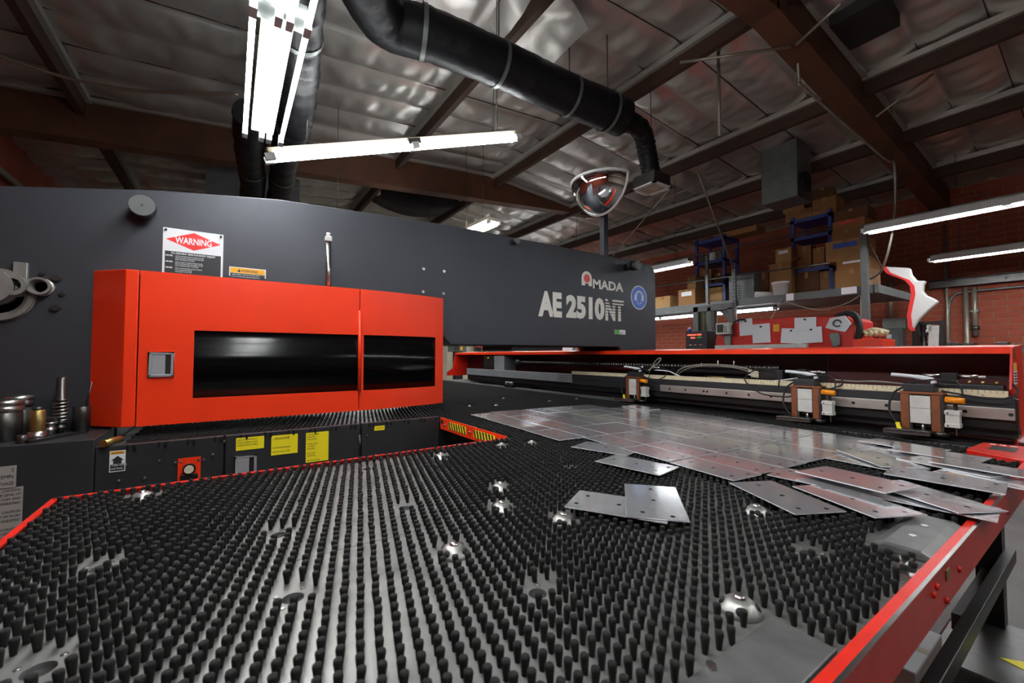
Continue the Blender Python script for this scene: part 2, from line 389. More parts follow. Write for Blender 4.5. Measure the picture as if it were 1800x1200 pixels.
# ================================================================== THE PUNCH PRESS
XFR, XEN, XPN = -2.95, -2.80, -2.57      # frame plate, turret cover front, lower panels
press = thing('punch_press', 'charcoal turret punch press frame with an orange red turret cover', 'machine', (-3.4, 1.2, 0))
def fp(x, y, X=XFR): p = onx(x, y, X); return (p.y, p.z)
tl, tm, tr, te = fp(0, 326), fp(490, 350), fp(800, 397), fp(1128, 461)
ye = fp(1152, 500)[0]
prof = [(-2.0, 0.0), (-2.0, tl[1] - .16), (tl[0] - .2, tl[1] - .02), tl, ((tl[0] + tm[0]) / 2, (tl[1] + tm[1]) / 2 + .018), tm, tr]
zt = te[1]
prof += [(ye - .13, zt)] + arc((ye - .13, zt - .13), .13, math.pi / 2, 0, 6)[1:]
prof += [(ye, 0), (3.42, 0), (3.42, 1.30), (3.33, 1.385), (1.42, 1.385), (1.30, 1.5), (-.4, 1.5), (-.48, 1.40), (-.48, 0)]
fr = MB().prism(prof, XFR - .62, XFR).build('frame', M['charcoal'], press, .006)
MB().box(-3.5, -3.0, fp(905, 606)[0], fp(995, 606)[0], 1.345, 1.386).build('throat_beam', M['black'], press)
# base: tool shelf box, body, three front panels
MB().box(XPN, XFR, -2.0, -.49, 0, .93).build('tool_shelf', M['panel'], press, .004)
MB().box(-4.55, XPN - .03, -.47, 2.9, 0, .855).build('base', M['black'], press)
pz = .892
pan = []
for (y0, y1) in ((-.487, -.022), (-.012, .648), (.658, 1.155)):
    pan.append(MB().box(XPN, XPN - .03, y0, y1, .12, pz).build('front_panel', M['panel'], press, .003))
MB().box(XPN - .02, XPN - 1.95, -.47, 2.85, .855, .864).build('centre_table', M['sheet'], press)
# turret cover: extruded outline in plan
ZB, ZT = .941, 1.732
yA, yB, yC, yD, yE = -.588, -.441, -.392, .695, 1.315
cov = MB().prism([(XFR, yA), (XEN, yB), (XEN, yC), (XEN - .02, yC), (XFR, yC)], ZB, ZT, 'Z').build('turret_cover', M['red'], press, .004)
dk = MB().prism([(XEN - .03, yC), (XEN - .03, yD), (XEN - .05, yD + .15), (XEN - .135, yE - .03), (XFR, yE - .05), (XFR, yC)], ZB + .02, ZT - .02, 'Z').build('cover_body', M['rubber'], press)
def face_frame(y0, y1, wy0, wy1, wz0, wz1, x0f, x1f, name):
    """red door sheet with a window opening; x0f(y) gives the front"""
    m_ = MB(); t = .026
    n = 8
    def strip(ya, yb, za, zc):
        k = max(1, int((yb - ya) / .08))
        for i in range(k):
            u0 = ya + (yb - ya) * i / k; u1 = ya + (yb - ya) * (i + 1) / k
            a, b = x0f(u0), x0f(u1)
            vs = [(a, u0, za), (b, u1, za), (b, u1, zc), (a, u0, zc), (a - t, u0, za), (b - t, u1, za), (b - t, u1, zc), (a - t, u0, zc)]
            fs = [(0, 1, 2, 3), (7, 6, 5, 4), (0, 4, 5, 1), (3, 2, 6, 7)]
            if i == 0: fs.append((0, 3, 7, 4))
            if i == k - 1: fs.append((1, 5, 6, 2))
            m_.add(vs, fs, False)
    strip(y0, y1, wz1, ZT); strip(y0, y1, ZB, wz0); strip(y0, wy0, wz0, wz1); strip(wy1, y1, wz0, wz1)
    d = m_.build(name, M['red'], press)
    g = MB(); k = 10
    for i in range(k):
        u0 = wy0 - .01 + (wy1 - wy0 + .02) * i / k; u1 = wy0 - .01 + (wy1 - wy0 + .02) * (i + 1) / k
        a, b = x0f(u0) - .008, x0f(u1) - .008
        g.add([(a, u0, wz0 - .01), (b, u1, wz0 - .01), (b, u1, wz1 + .01), (a, u0, wz1 + .01), (a - .01, u0, wz0 - .01), (b - .01, u1, wz0 - .01), (b - .01, u1, wz1 + .01), (a - .01, u0, wz1 + .01)],
              [(0, 1, 2, 3), (7, 6, 5, 4), (0, 4, 5, 1), (3, 2, 6, 7)], True)
    g.build('window', M['smoked'], d)
    return d
wz0, wz1 = fp(550, 690, XEN)[1], fp(550, 586, XEN)[1]
flat = lambda y: XEN
curve = lambda y: XEN - .10 * max(0, (y - yD) / (yE - yD)) ** 2.0
door = face_frame(yC + .006, yD - .003, fp(340, 640, XEN)[0], fp(630, 640, XEN)[0], wz0, wz1, flat, None, 'door')
door2 = face_frame(yD + .003, yE + .02, fp(639, 640, XEN)[0], fp(767, 640, XEN)[0] + .03, wz0, wz1, curve, None, 'side_door')
MB().cyl((XEN + .008, yD, fp(634, 688, XEN)[1]), (XEN + .008, yD, fp(634, 546, XEN)[1]), .011, n=12).build('hinge', M['red'], door)
def latch(x0, y0, x1, y1, X, par):
    a = fp(x0, y0, X); b = fp(x1, y1, X); ya, yb2, za, zc = a[0], b[0], b[1], a[1]
    h = MB(); t = .012; e = (yb2 - ya) * .12
    h.box(X - .002, X + t, ya, ya + e, za, zc); h.box(X - .002, X + t, yb2 - e, yb2, za, zc); h.box(X - .002, X + t, ya, yb2, zc - e, zc); h.box(X - .002, X + t, ya, yb2, za, za + e)
    hd = h.build('handle', M['whiteplastic'] if False else mat('grey_handle', srgb(168, 170, 176), .35, metal=.3), par, .003)
    MB().box(X - .001, X + .002, ya + e * .5, yb2 - e * .5, za + e * .5, zc - e * .5).build('recess', M['dsteel'], hd)
    MB().box(X + .002, X + .009, ya + e, ya + (yb2 - ya) * .66, za + e, zc - e).build('paddle', MATS['grey_handle'], hd, .002)
latch(262, 619, 305, 661, XEN, door)
latch(413, 802, 450, 838, XPN, pan[1])
# cylinder standing behind the cover
p0 = fp(579, 500, XEN - .03); p1 = fp(579, 408, XEN - .03)
MB().cyl((XEN - .06, p0[0], p0[1] - .1), (XEN - .06, p1[0], p1[1] - .055), .0165, n=18).build('air_cylinder', M['steel'], press)
MB().box(XEN - .082, XEN - .038, p1[0] - .02, p1[0] + .02, p1[1] - .055, p1[1] - .02).build('cylinder_cap', M['clampwhite'], press, .006)
MB().cyl((XEN - .06, p1[0], p1[1] - .02), (XEN - .06, p1[0], p1[1] + .002), .013, n=12).build('cylinder_nut', M['clampwhite'], press)
# lugs, bolts and round cover on the plate
def lug(x, y, r, L, name='lifting_lug', step=True):
    c = fp(x, y)
    l = MB().cyl((XFR, c[0], c[1]), (XFR + L * .7, c[0], c[1]), r * .72, n=20)
    l.cyl((XFR + L * .55, c[0], c[1]), (XFR + L, c[0], c[1]), r, n=20)
    o_ = l.build(name, M['black'], press)
    MB().cyl((XFR + L - .001, c[0], c[1]), (XFR + L + .001, c[0], c[1]), r * .96, n=20).build('lug_cap', M['greysteel'], o_)
    MB().cyl((XFR + L, c[0], c[1]), (XFR + L + .002, c[0], c[1]), r * .12, n=8).build('centre_hole', M['dsteel'], o_)
lug(256, 371, .056, .11); lug(1100, 470, .05, .16); lug(903, 426, .028, .06)
c = fp(763, 497)
MB().cyl((XFR, c[0], c[1]), (XFR + .003, c[0], c[1]), .125, n=40).build('round_cover', M['charcoal'], press)
for (x, y) in ((744, 473), (780, 477), (743, 513), (779, 516)):
    q = fp(x, y); MB().cyl((XFR, q[0], q[1]), (XFR + .012, q[0], q[1]), .011, n=10).build('bolt', M['steel'], press)
for (x, y) in ((101, 489), (110, 517), (99, 541), (75, 481)):
    q = fp(x, y); k = .6 if x in (110, 75) else 1
    MB().cyl((XFR, q[0], q[1]), (XFR + .02 * k, q[0], q[1]), .016 * k, n=12).build('bolt', M['dsteel'], press)
# cable wheels at the left of the plate
def wheel(x, y, r, L, m='dsteel', n=28, hole=.55):
    q = fp(x, y); w_ = MB()
    M4 = Matrix.Translation((XFR, q[0], q[1])) @ Matrix.Rotation(math.pi / 2, 4, 'Y')
    w_.lathe([(r * hole, 0), (r, 0), (r, L * .25), (r * .86, L * .3), (r * .86, L * .7), (r * .97, L * .78), (r * .97, L), (r * (hole + .12), L), (r * hole, L * .5), (r * hole, 0)], n=n, M4=M4, smooth=False)
    return w_.build('pulley', M[m], press)
wheel(-4, 518, .125, .025, 'iron', hole=.7); wheel(-10, 505, .085, .09, 'iron', hole=.4); wheel(32, 504, .05, .08, 'iron', hole=.5); wheel(75, 505, .043, .06, 'iron', hole=.62)
q = fp(38, 480); MB().box(XFR, XFR + .02, q[0] - .024, q[0] + .024, q[1] - .05, q[1] + .05).build('bracket', M['iron'], press, .004)
MB().beam((XFR + .03, fp(0, 487)[0], fp(0, 487)[1]), (XFR + .03, fp(60, 497)[0], fp(60, 497)[1]), .015, .03).build('link_bar', M['iron'], press)
# --- signs and lettering on the plate
def board(x0, y0, x1, y1, X, m, name, par, t=.003):
    a = fp(x0, y0, X); b = fp(x1, y1, X)
    o_ = MB().box(X, X + t, a[0], b[0], b[1], a[1]).build(name, M[m], par); return o_, a[0], b[0], b[1], a[1], X + t
sg, y0, y1, z0, z1, X = board(287, 399, 391, 500, XFR + .001, 'signwhite', 'warning_sign', press)
W_, H_ = y1 - y0, .36; z0 = z1 - H_
ym = (y0 + y1) / 2; zc = z1 - .062
MB().prism([(y0 + .012, zc), (ym, zc - .05), (y1 - .012, zc), (ym, zc + .05)], X, X + .0008, 'X').build('red_diamond', M['signred'], sg)
text('sign_lettering', 'WARNING', M['signwhite'], sg, (X + .001, ym, zc - .017), .05, sx=.68, bold=.0014, align='CENTER', ext=.0004)
MB().box(X, X + .0008, y0 + .01, y1 - .01, z0 - .0, z1 - .128).build('black_field', M['signblack'], sg)
zz = z1 - .128
text('sign_lettering', 'TO PREVENT SERIOUS BODY INJURY', M['signwhite'], sg, (X + .001, ym, zz - .014), .0125, sx=.98, bold=.0003, align='CENTER', ext=.0004)
body = ['USE THIS MACHINE WITHOUT GUARDS IN PLACE', 'OPERATE UNLESS HANDS AND BODY ARE CLEAR', 'FROM MECHANISM OF THE PRESS', 'SERVICE, ADJUST OR REPAIR WITHOUT POWER', 'OFF AND LOCKED. READ THE OPERATION AND', 'SAFETY INSTRUCTIONS IN THE MANUAL', 'INSTALL PUNCHES & DIES WITHOUT READING', 'TOOL CHANGE PROCEDURE', 'WORK SAFELY AT ALL TIMES']
for i, s_ in enumerate(body):
    zl = zz - .028 - i * .0098 - (i // 3) * .004
    text('sign_lettering', s_, M['signwhite'], sg, (X + .001, y0 + .055, zl), .0092, sx=.62, align='LEFT', ext=.0004)
    if i in (0, 3, 6): text('sign_lettering', 'NEVER', M['signwhite'], sg, (X + .001, y0 + .013, zl), .011, sx=.95, bold=.0003, ext=.0004)
for yy in (y0 + .012, y1 - .012): MB().cyl((X, yy, z1 - .012), (X + .006, yy, z1 - .012), .006, n=10).build('rivet', M['black'], sg)
sg, y0, y1, z0, z1, X = board(403, 468, 467, 490, XFR + .001, 'signwhite', 'caution_label', press)
MB().box(X, X + .0008, y0 + .005, y1 - .005, z1 - .034, z1 - .004).build('amber_band', M['yellowdark'], sg)
MB().box(X, X + .0008, y0 + .005, y1 - .005, z0, z1 - .036).build('black_field', M['signblack'], sg)
text('sign_lettering', 'WARNING', M['signblack'], sg, (X + .001, (y0 + y1) / 2 + .008, z1 - .027), .022, sx=.8, bold=.0002, align='CENTER', ext=.0004)
MB().prism([(y0 + .04, z1 - .028), (y0 + .058, z1 - .028), (y0 + .049, z1 - .01)], X, X + .0012).build('alert_triangle', M['signblack'], sg)
for i in range(2): text('sign_lettering', ('1. KEEP HANDS CLEAR OF MOVING PARTS', '2. READ THE MANUAL BEFORE OPERATION')[i], M['signwhite'], sg, (X + .001, y0 + .008, z1 - .048 - i * .012), .0105, sx=.72, ext=.0004)
# maker's mark and model name
def ltext(s_, xa, ya, xb, hpx, name, sx=None, bold=.0, m='lettering', sp=1.):
    a = onx(xa, ya, XFR); b = onx(xb, ya, XFR)
    t = text(name, s_, M[m], press, (XFR + .0015, a.y, a.z), 1.0, sx=1, bold=bold, ext=.0006, space=sp)
    vs = [v.co for v in t.data.vertices]; off = Vector((XFR + .0015, a.y, a.z)) - OFF[press]
    mny, mxy = min(v.y for v in vs), max(v.y for v in vs); mnz, mxz = min(v.z for v in vs), max(v.z for v in vs)
    ky = (b.y - a.y) / (mxy - mny); kz = hpx / (mxz - mnz)
    for v in t.data.vertices:
        v.co.y = off.y + (v.co.y - mny) * ky; v.co.z = off.z + (v.co.z - mnz) * kz
    return t
hm = lambda x, y0_, y1_: onx(x, y0_, XFR).z - onx(x, y1_, XFR).z
ltext('AE', 946, 555.5, 987.5, hm(960, 511, 556), 'model_lettering', bold=.055)
ltext('2510', 995, 558.5, 1062.5, hm(1030, 519.5, 559.5), 'model_lettering', bold=.055)
nt2 = ltext('NT', 1064, 563, 1096.5, hm(1080, 526.5, 563.5), 'model_lettering', bold=.055)
za_ = onx(1080, 526.5, XFR).z; 
for i, (u, hh) in enumerate(((.10, .05), (.24, .04), (.38, .03), (.52, .022), (.66, .014), (.8, .008))):
    zt_ = za_ - u * hm(1080, 526.5, 563.5); h_ = hh * hm(1080, 526.5, 563.5) * 1.6
    ya_, yb_ = onx(1062, 540, XFR).y, onx(1100, 540, XFR).y
    MB().box(XFR + .001, XFR + .0032, ya_, yb_, zt_ - h_, zt_).build('speed_line', M['charcoal'], press)
ltext('MADA', 1042, 506.5, 1095.5, hm(1070, 492, 508), 'maker_lettering', bold=.03)
a = onx(1022.5, 501, XFR); b = onx(1040, 478, XFR); wy = b.y - a.y; hz = b.z - a.z
arch = [(a.y, a.z), (a.y, b.z - wy / 2)] + arc((a.y + wy / 2, b.z - wy / 2), wy / 2, math.pi, 0, 12)[1:-1] + [(b.y, b.z - wy / 2), (b.y, a.z), (b.y - wy * .3, a.z), (b.y - wy * .38, a.z + hz * .2), (a.y + wy * .5, a.z + hz * .12), (a.y + wy * .38, a.z + hz * .2), (a.y + wy * .3, a.z)]
lg = MB().prism(arch, XFR, XFR + .0022).build('maker_emblem', M['lettering'], press)
MB().cyl((XFR + .002, a.y + wy / 2, b.z - wy * .52), (XFR + .003, a.y + wy / 2, b.z - wy * .52), wy * .31, n=24).build('red_dot', mat('faded_red_print', srgb(214, 84, 88), .5), lg)
# ear protection sign
c = onx(1123, 523, XFR); rr = abs(onx(1123, 502, XFR).z - c.z)
es = MB().cyl((XFR, c.y, c.z), (XFR + .002, c.y, c.z), rr * 1.0, n=40).build('ear_protection_sign', M['signwhite'], press)
MB().cyl((XFR + .002, c.y, c.z), (XFR + .003, c.y, c.z), rr * .92, n=40).build('blue_disc', M['blue'], es)
hd = [(c.y + .33 * rr * math.cos(t), c.z - .02 * rr + .5 * rr * math.sin(t) * (1.05 if math.sin(t) < 0 else .9)) for t in np.linspace(0, 2 * math.pi, 30)[:-1]]
MB().tubep([(XFR + .004, *q) for q in hd] + [(XFR + .004, *hd[0])], rr * .025, 5).build('head_outline', M['signwhite'], es)
MB().tubep([(XFR + .005, *q) for q in arc((c.y, c.z + .05 * rr), .48 * rr, math.pi, 0, 14)], rr * .05, 6).build('headband', M['signwhite'], es)
for sgn in (-1, 1): MB().box(XFR + .003, XFR + .006, c.y + sgn * rr * .36, c.y + sgn * rr * .58, c.z - .25 * rr, c.z + .2 * rr).build('ear_cup', M['signwhite'], es, .002)
sg, y0, y1, z0, z1, X = board(1080, 579, 1099, 588, XFR + .001, 'signwhite', 'inspection_sticker', press)
MB().box(X, X + .0008, y0, y0 + (y1 - y0) * .45, z0, z1).build('green_field', M['green'], sg)
text('sign_lettering', 'B A', M['signblack'], sg, (X + .001, y0 + (y1 - y0) * .52, z0 + .006), .028, sx=.9, ext=.0004)
# --- lower panel stickers
def sticker(x0, y0, x1, y1, lines, par, m='yellow'):
    sg, a, b, z0, z1, X = board(x0, y0, x1, y1, XPN + .001, m, 'warning_sticker', par, .0012)
    n = len(lines); hs = (z1 - z0) / (n + .6)
    for i, s_ in enumerate(lines):
        if s_:
            sz = min(hs * .8, (b - a) / max(1, len(s_)) * 1.35)
            text('sticker_lettering', s_, M['signblack'], sg, (X + .0006, a + .006, z1 - hs * (i + 1)), sz, sx=.9, ext=.0003)
sticker(415, 770, 464, 787, ['KEEP OUT WHEN ALL', 'DOORS CLOSED IN AUTO', 'MODE ABOVE TABLE', ''], pan[1])
sticker(477, 766, 523, 795, ['- MACHINE', '', 'REMOVE FINGERS BEFORE', 'MOVING TABLE SLIDES'], pan[1])
sticker(538, 761, 577, 808, ['Do not operate', 'unless the', 'cover is shut', '', 'Ne pas utiliser', 'la machine', 'sans capot', '', 'Nicht ohne', 'Abdeckung', '', 'Non usare senza'], pan[1])
sticker(658, 749, 676, 755, ['CAUTION'], pan[2])
sg, y0, y1, z0, z1, X = board(193, 793, 220, 827, XPN + .001, 'signwhite', 'travel_label', pan[0], .0015)
MB().box(X, X + .0006, y0 + .003, y1 - .003, z1 - .015, z1 - .003).build('amber_band', M['yellowdark'], sg)
text('sign_lettering', 'WARNING', M['signblack'], sg, (X + .0008, (y0 + y1) / 2, z1 - .0135), .011, sx=.75, align='CENTER', ext=.0003)
ymm = (y0 + y1) / 2; zz = (z0 + z1) / 2 + .004
MB().prism([(ymm - .014, zz - .016), (ymm + .014, zz - .016), (ymm + .014, zz), (ymm + .022, zz), (ymm, zz + .02), (ymm - .022, zz), (ymm - .014, zz)], X, X + .0008).build('arrow_print', M['signblack'], sg)
MB().box(X, X + .0006, y0 + .003, y1 - .003, z0 + .004, z0 + (z1 - z0) * .36).build('black_field', M['signblack'], sg)
text('sign_lettering', 'Table travel', M['signwhite'], sg, (X + .0008, y0 + .006, z0 + .026), .0135, sx=.8, ext=.0003)
text('sign_lettering', 'end limit.', M['signwhite'], sg, (X + .0008, y0 + .006, z0 + .011), .0135, sx=.8, ext=.0003)
# red button plate
sg, y0, y1, z0, z1, X = board(313, 806, 352, 846, XPN + .001, 'red', 'button_plate', pan[0], .004)
q = fp(333, 823, XPN)
MB().cyl((X, q[0], q[1]), (X + .016, q[0], q[1]), .026, n=24).build('button_ring', M['black'], sg)
MB().cyl((X + .012, q[0], q[1]), (X + .024, q[0], q[1]), .0185, n=24).build('push_button', M['cream'], sg)
MB().box(X, X + .012, q[0] - .035, q[0] + .035, q[1] - .05, q[1] - .025).build('guard_clip', M['black'], sg, .003)
for (x, y) in ((280, 810), (308, 813), (358, 808), (374, 799), (209, 845), (254, 840), (318, 812), (349, 808)):
    q = fp(x, y, XPN); MB().cyl((XPN, q[0], q[1]), (XPN + .008, q[0], q[1]), .0075, .005, n=10).build('screw', M['steel'], pan[0])
for (x, y) in ((645, 765), (660, 800)):
    q = fp(x, y, XPN); MB().cyl((XPN, q[0], q[1]), (XPN + .008, q[0], q[1]), .006, .004, n=10).build('screw', M['steel'], pan[2])
q0 = fp(632, 764, XPN); q1 = fp(632, 800, XPN)
MB().cyl((XPN + .004, q0[0], q0[1]), (XPN + .004, q1[0], q1[1]), .006, n=8).build('panel_hinge', M['dsteel'], pan[1])
# nameplates on the tool shelf box
def nameplate(x0, y0, x1, y1, lines):
    sg, a, b, z0, z1, X = board(x0, y0, x1, y1, XPN + .001, 'plateprint', 'nameplate', press, .0015)
    hs = (z1 - z0) / (len(lines) + .5)
    for i, s_ in enumerate(lines):
        if s_: text('plate_lettering', s_, M['signblack'], sg, (X + .0006, b - .006, z1 - hs * (i + .9)), hs * .75, sx=.85, align='RIGHT', ext=.0003)
nameplate(-60, 826, 28, 857, ['2', 'AIR 0.49-0.5MPa', '(5 kgf/cm2)'])
nameplate(-60, 866, 38, 940, ['CAUTION', 'CHECK THE LEVEL OF', 'OIL EVERY DAY AND', 'BEFORE OPERATING', '', 'CAUTION', 'PRESSURE OF FLUID', 'IS ADJUSTED', '', 'VORSICHT', 'VOR DEM OEFFNEN'])
# ================================================================== BRUSH TABLES
ZS, ZTIP = .865, .8925
XL, XRI, YN, YT, YBR = -1.768, -.218, -.42, 2.93, 1.165
tbl = thing('brush_table', 'red-rimmed steel sheet table covered in rows of black brushes', 'table', (-1.0, 1.0, 0))
ltb = thing('brush_table', 'black brush table on the other side of the press frame', 'table', (-5.5, 1.4, 0))
def hp(x, y, z=ZS): p = onz(x, y, z); return (p.x, p.y)
HOLES = [(hp(x, y), r) for x, y, r in ((515, 1051, .0185), (490, 940, .0185), (712, 893, .0185), (68, 1178, .0185), (176, 999, .0185), (945, 1043, .017), (1423, 972, .016), (645, 824, .016), (1003, 826, .016))]
SEAMX = -.998
BALLS = [hp(x, y, .885) for x, y in ((798, 958), (880, 850), (882, 780), (1300, 1052), (1172, 793), (990, 905), (882, 884), (1330, 890), (935, 776), (250, 866), (775, 798))]
BALLS_FAR = [hp(x, y, .89) for x, y in ((885, 699), (872, 711), (966, 704), (1013, 700), (825, 712))]
def sheet_part(x0, x1, y0, y1, par):
    hs = [(h[0], h[1], r) for h, r in HOLES if x0 + r < h[0] < x1 - r and y0 + r < h[1] < y1 - r]
    return bmobj('table_sheet', holed([(x0, y0), (x1, y0), (x1, y1), (x0, y1)], hs, ZS - .006, ZS, 20), M['sheet'], par)
sh = [sheet_part(XL, SEAMX - .0008, YN, YBR, tbl), sheet_part(SEAMX + .0008, XRI, YN, YBR, tbl),
      sheet_part(XPN + .01, SEAMX - .0008, YBR + .001, YT, tbl), sheet_part(SEAMX + .0008, XRI, YBR + .001, YT, tbl)]
for h, r in HOLES:
    hl = MB().lathe([(.001, ZS - .0055), (r - .0005, ZS - .0052), (r - .0003, ZS - .0005), (r - .0001, ZS - .0055)], (h[0], h[1], 0), 20).build('hole_liner', M['rubber'], tbl)
    for k in range(4):
        a_ = math.radians(45 + 90 * k + 8); q = Vector((h[0] + math.cos(a_) * (r + .013), h[1] + math.sin(a_) * (r + .013), ZS))
        MB().cyl(q, q + Vector((0, 0, .0015)), .0048, .0036, n=10).build('screw', M['steel'], hl)
bal_h = MB().lathe([(.035, 0), (.035, .003), (.032, .007), (.023, .0165), (.015, .0215), (.006, .022)], (0, 0, 0), 24).data('ball_transfer', mat('dull_zinc', srgb(150, 149, 146), .42, metal=.8, var=.4, vscale=90))
bal_b = MB().lathe([(.001, .0275), (.006, .0268), (.009, .0245), (.0105, .021), (.0105, .018)][::-1], (0, 0, 0), 16).data('ball', M['steel'])
slot = MB().lathe([(.0075, -.001), (.0075, .0012), (.001, .0018)], (0, 0, 0), 10).data('slot', M['rubber'])
def ball(par, x, y, full=True):
    h = place('ball_transfer', bal_h, par, (x, y, ZS))
    b_ = bpy.data.objects.new('ball', bal_b); COL.objects.link(b_); b_.parent = h
    if full:
        for k in range(4):
            a_ = math.radians(30 + 90 * k); s_ = bpy.data.objects.new('slot', slot); COL.objects.link(s_); s_.parent = h
            s_.location = (math.cos(a_) * .0275, math.sin(a_) * .0275, .0118); s_.rotation_euler = (0, math.radians(58), a_)
for q in BALLS: ball(tbl, *q)
for q in BALLS_FAR: ball(press if q[0] < XPN and q[0] > -4.5 else (tbl if q[0] > XPN else ltb), q[0], q[1], False)
# brush lattice: square, 26.2 mm, turned by atan(1/4)
P0 = Vector((-.9039, .2311)); st_ = .02625; th = math.atan(.25)
va = Vector((math.cos(th), -math.sin(th))) * st_; vb = Vector((math.sin(th), math.cos(th))) * st_
BLK = (-.345, -.225, 1.19, 1.50)
def blocked(x, y):
    for h, r in HOLES:
        if (x - h[0]) ** 2 + (y - h[1]) ** 2 < (r + .022) ** 2: return True
    for q in BALLS + BALLS_FAR:
        if (x - q[0]) ** 2 + (y - q[1]) ** 2 < .043 ** 2: return True
    if x > -.34 and y < .745: return True
    if x > -.247: return True
    if BLK[0] - .01 < x < BLK[1] + .01 and BLK[2] - .01 < y < BLK[3] + .01: return True
    if x > -.41 and y > 2.53: return True
    return False
spots = {'t': [], 'p': [], 'l': []}
for i in range(-330, 120):
    for j in range(-120, 190):
        q = P0 + va * i + vb * j; x, y = q
        if x < -7.0 or x > XRI - .02 or y < YN + .015 or y > 2.86: continue
        if x > XL + .02: 
            if y > 2.75 and x > -.9: continue
            k = 't'
        elif x > XPN + .01:
            if y < YBR + .02: continue
            k = 't'
        elif x > -4.55:
            if y < 1.25 and x < -3.3: continue
            if x < -3.0 and y < 1.1 and x < -2.62 - .6: continue
            k = 'p'
        else:
            if y < 1.1: continue
            k = 'l'
        # keep what the camera can see
        d = Vector((x, y, ZTIP)) - CP; dp = d.dot(FW)
        if dp < .1: continue
        u_ = 900 + FPX * d.dot(RT) / dp; v_ = 600 - FPX * d.dot(UP) / dp
        if u_ < -260 or u_ > 2000 or v_ > 1480: continue
        if blocked(x, y): continue
        spots[k].append((d.length, x, y, -60 < u_ < 1860 and v_ < 1260))
def brush_geo(n=8):
    prof = [(.0041, 0.), (.0048, .006), (.0067, .0228), (.0062, .0262), (.0030, .0275)]
    m_ = MB().lathe(prof, (0, 0, 0), n); return m_
bd = [brush_geo().data('brush', M['brush'])]
spots['t'].sort()
ind = [s for s in spots['t'] if s[3]][:300]; rest = [s for s in spots['t'] if s not in set(ind)]
def wob(): return (random.gauss(0, .035), random.gauss(0, .035), random.uniform(0, 6))
for s in ind: place('brush', bd[0], tbl, (s[1], s[2], ZS), wob(), None)
gv = np.array([tuple(v.co) for v in bd[0].vertices]); gf = [tuple(p.vertices) for p in bd[0].polygons]
def brushes(lst, par):
    V = []; Fc = []; off = OFF[par]; n = len(gv)
    for k, s in enumerate(lst):
        tx, ty = random.gauss(0, .04), random.gauss(0, .04); sc_ = random.uniform(.93, 1.0)
        a = gv.copy(); a[:, :2] *= random.uniform(.92, 1.1)
        a[:, 0] += a[:, 2] * tx + s[1] - off.x; a[:, 1] += a[:, 2] * ty + s[2] - off.y; a[:, 2] = a[:, 2] * sc_ + ZS - off.z
        V.append(a); Fc += [tuple(i + k * n for i in f_) for f_ in gf]
    if not V: return
    me = bpy.data.meshes.new('brush_field'); me.from_pydata(np.concatenate(V).tolist(), [], Fc); me.materials.append(M['brush'])
    me.polygons.foreach_set('use_smooth', [True] * len(Fc))
    o_ = bpy.data.objects.new('brush_field', me); COL.objects.link(o_); o_.parent = par; o_['kind'] = 'stuff'
brushes(rest, tbl); brushes(spots['p'], press); brushes(spots['l'], ltb)
# rims and skirts
MB().prism([(XRI, .80), (XRI + .004, .80), (XRI + .004, .885), (XRI - .018, .885), (XRI - .018, .881), (XRI, .881)], YN, YT, 'Y').build('rim', M['rimred'], tbl)
MB().box(XRI - .002, XRI + .0042, YN, YT, .8845, .8865).build('edge_strip', M['steel'], tbl)
MB().box(XL - .004, XL, YN, YBR, .80, .882).build('rim', M['rimred'], tbl)
MB().box(XL, XRI, YN - .004, YN, .80, .882).build('rim', M['rimred'], tbl)
MB().box(XL - .004, XL + .012, YN, YBR, .8785, .8825).build('rim_lip', M['rimred'], tbl)
MB().box(XL, XRI, YN - .004, YN + .012, .8785, .8825).build('rim_lip', M['rimred'], tbl)
for (x, y) in ((1663, 1055), (1645, 1030), (1640, 1045), (1685, 1000), (1770, 900)):
    q = onx(x, y, XRI + .004); MB().cyl((XRI + .004, q.y, q.z), (XRI + .009, q.y, q.z), .007, .005, n=10).build('bolt', M['rimred'], tbl)
q = onx(1665, 1010, XRI + .004); MB().box(XRI + .004, XRI + .006, q.y - .015, q.y + .015, q.z - .008, q.z + .012).build('label', M['brass'], tbl)
# hazard striped guard along the step of the table
hz = MB().box(XPN + .012, XL - .004, YBR - .006, YBR, .815, .89).build('guard_bar', M['red'], tbl)
for xa, xb in ((789, 819), (833, 870)):
    X0_, X1_ = ony(xa, 755, YBR - .006).x, ony(xb, 765, YBR - .006).x
    pt = MB().box(X0_, X1_, YBR - .008, YBR - .006, .832, .876).build('hazard_panel', M['yellow'], hz)
    n = 7; wd_ = (X1_ - X0_) / n
    for k in range(n):
        xx = X0_ + wd_ * k
        MB().prism([(xx, .876), (xx + wd_ * .45, .876), (min(X1_, xx + wd_ * .95), .832), (xx + wd_ * .5, .832)], YBR - .0095, YBR - .008, 'Y').build('hazard_stripe', M['signblack'], pt)
for xx in (782, 826): 
    q = ony(xx, 747 if xx < 800 else 760, YBR - .006); MB().cyl((q.x, YBR - .006, q.z), (q.x, YBR - .013, q.z), .009, n=10).build('bolt', M['steel'], hz)
q = ony(777, 741, YBR - .006); MB().box(q.x - .015, q.x + .02, YBR - .008, YBR - .006, q.z - .012, q.z + .012).build('label', M['signblack'], hz)
for k in range(8):                           # metal ends of the brush strips above the guard
    xx = XPN + .05 + k * .105
    MB().prism([(xx, .866), (xx + .045, .866), (xx, .889)], YBR + .006, YBR + .009, 'Y').build('strip_end', M['sheet'], tbl)
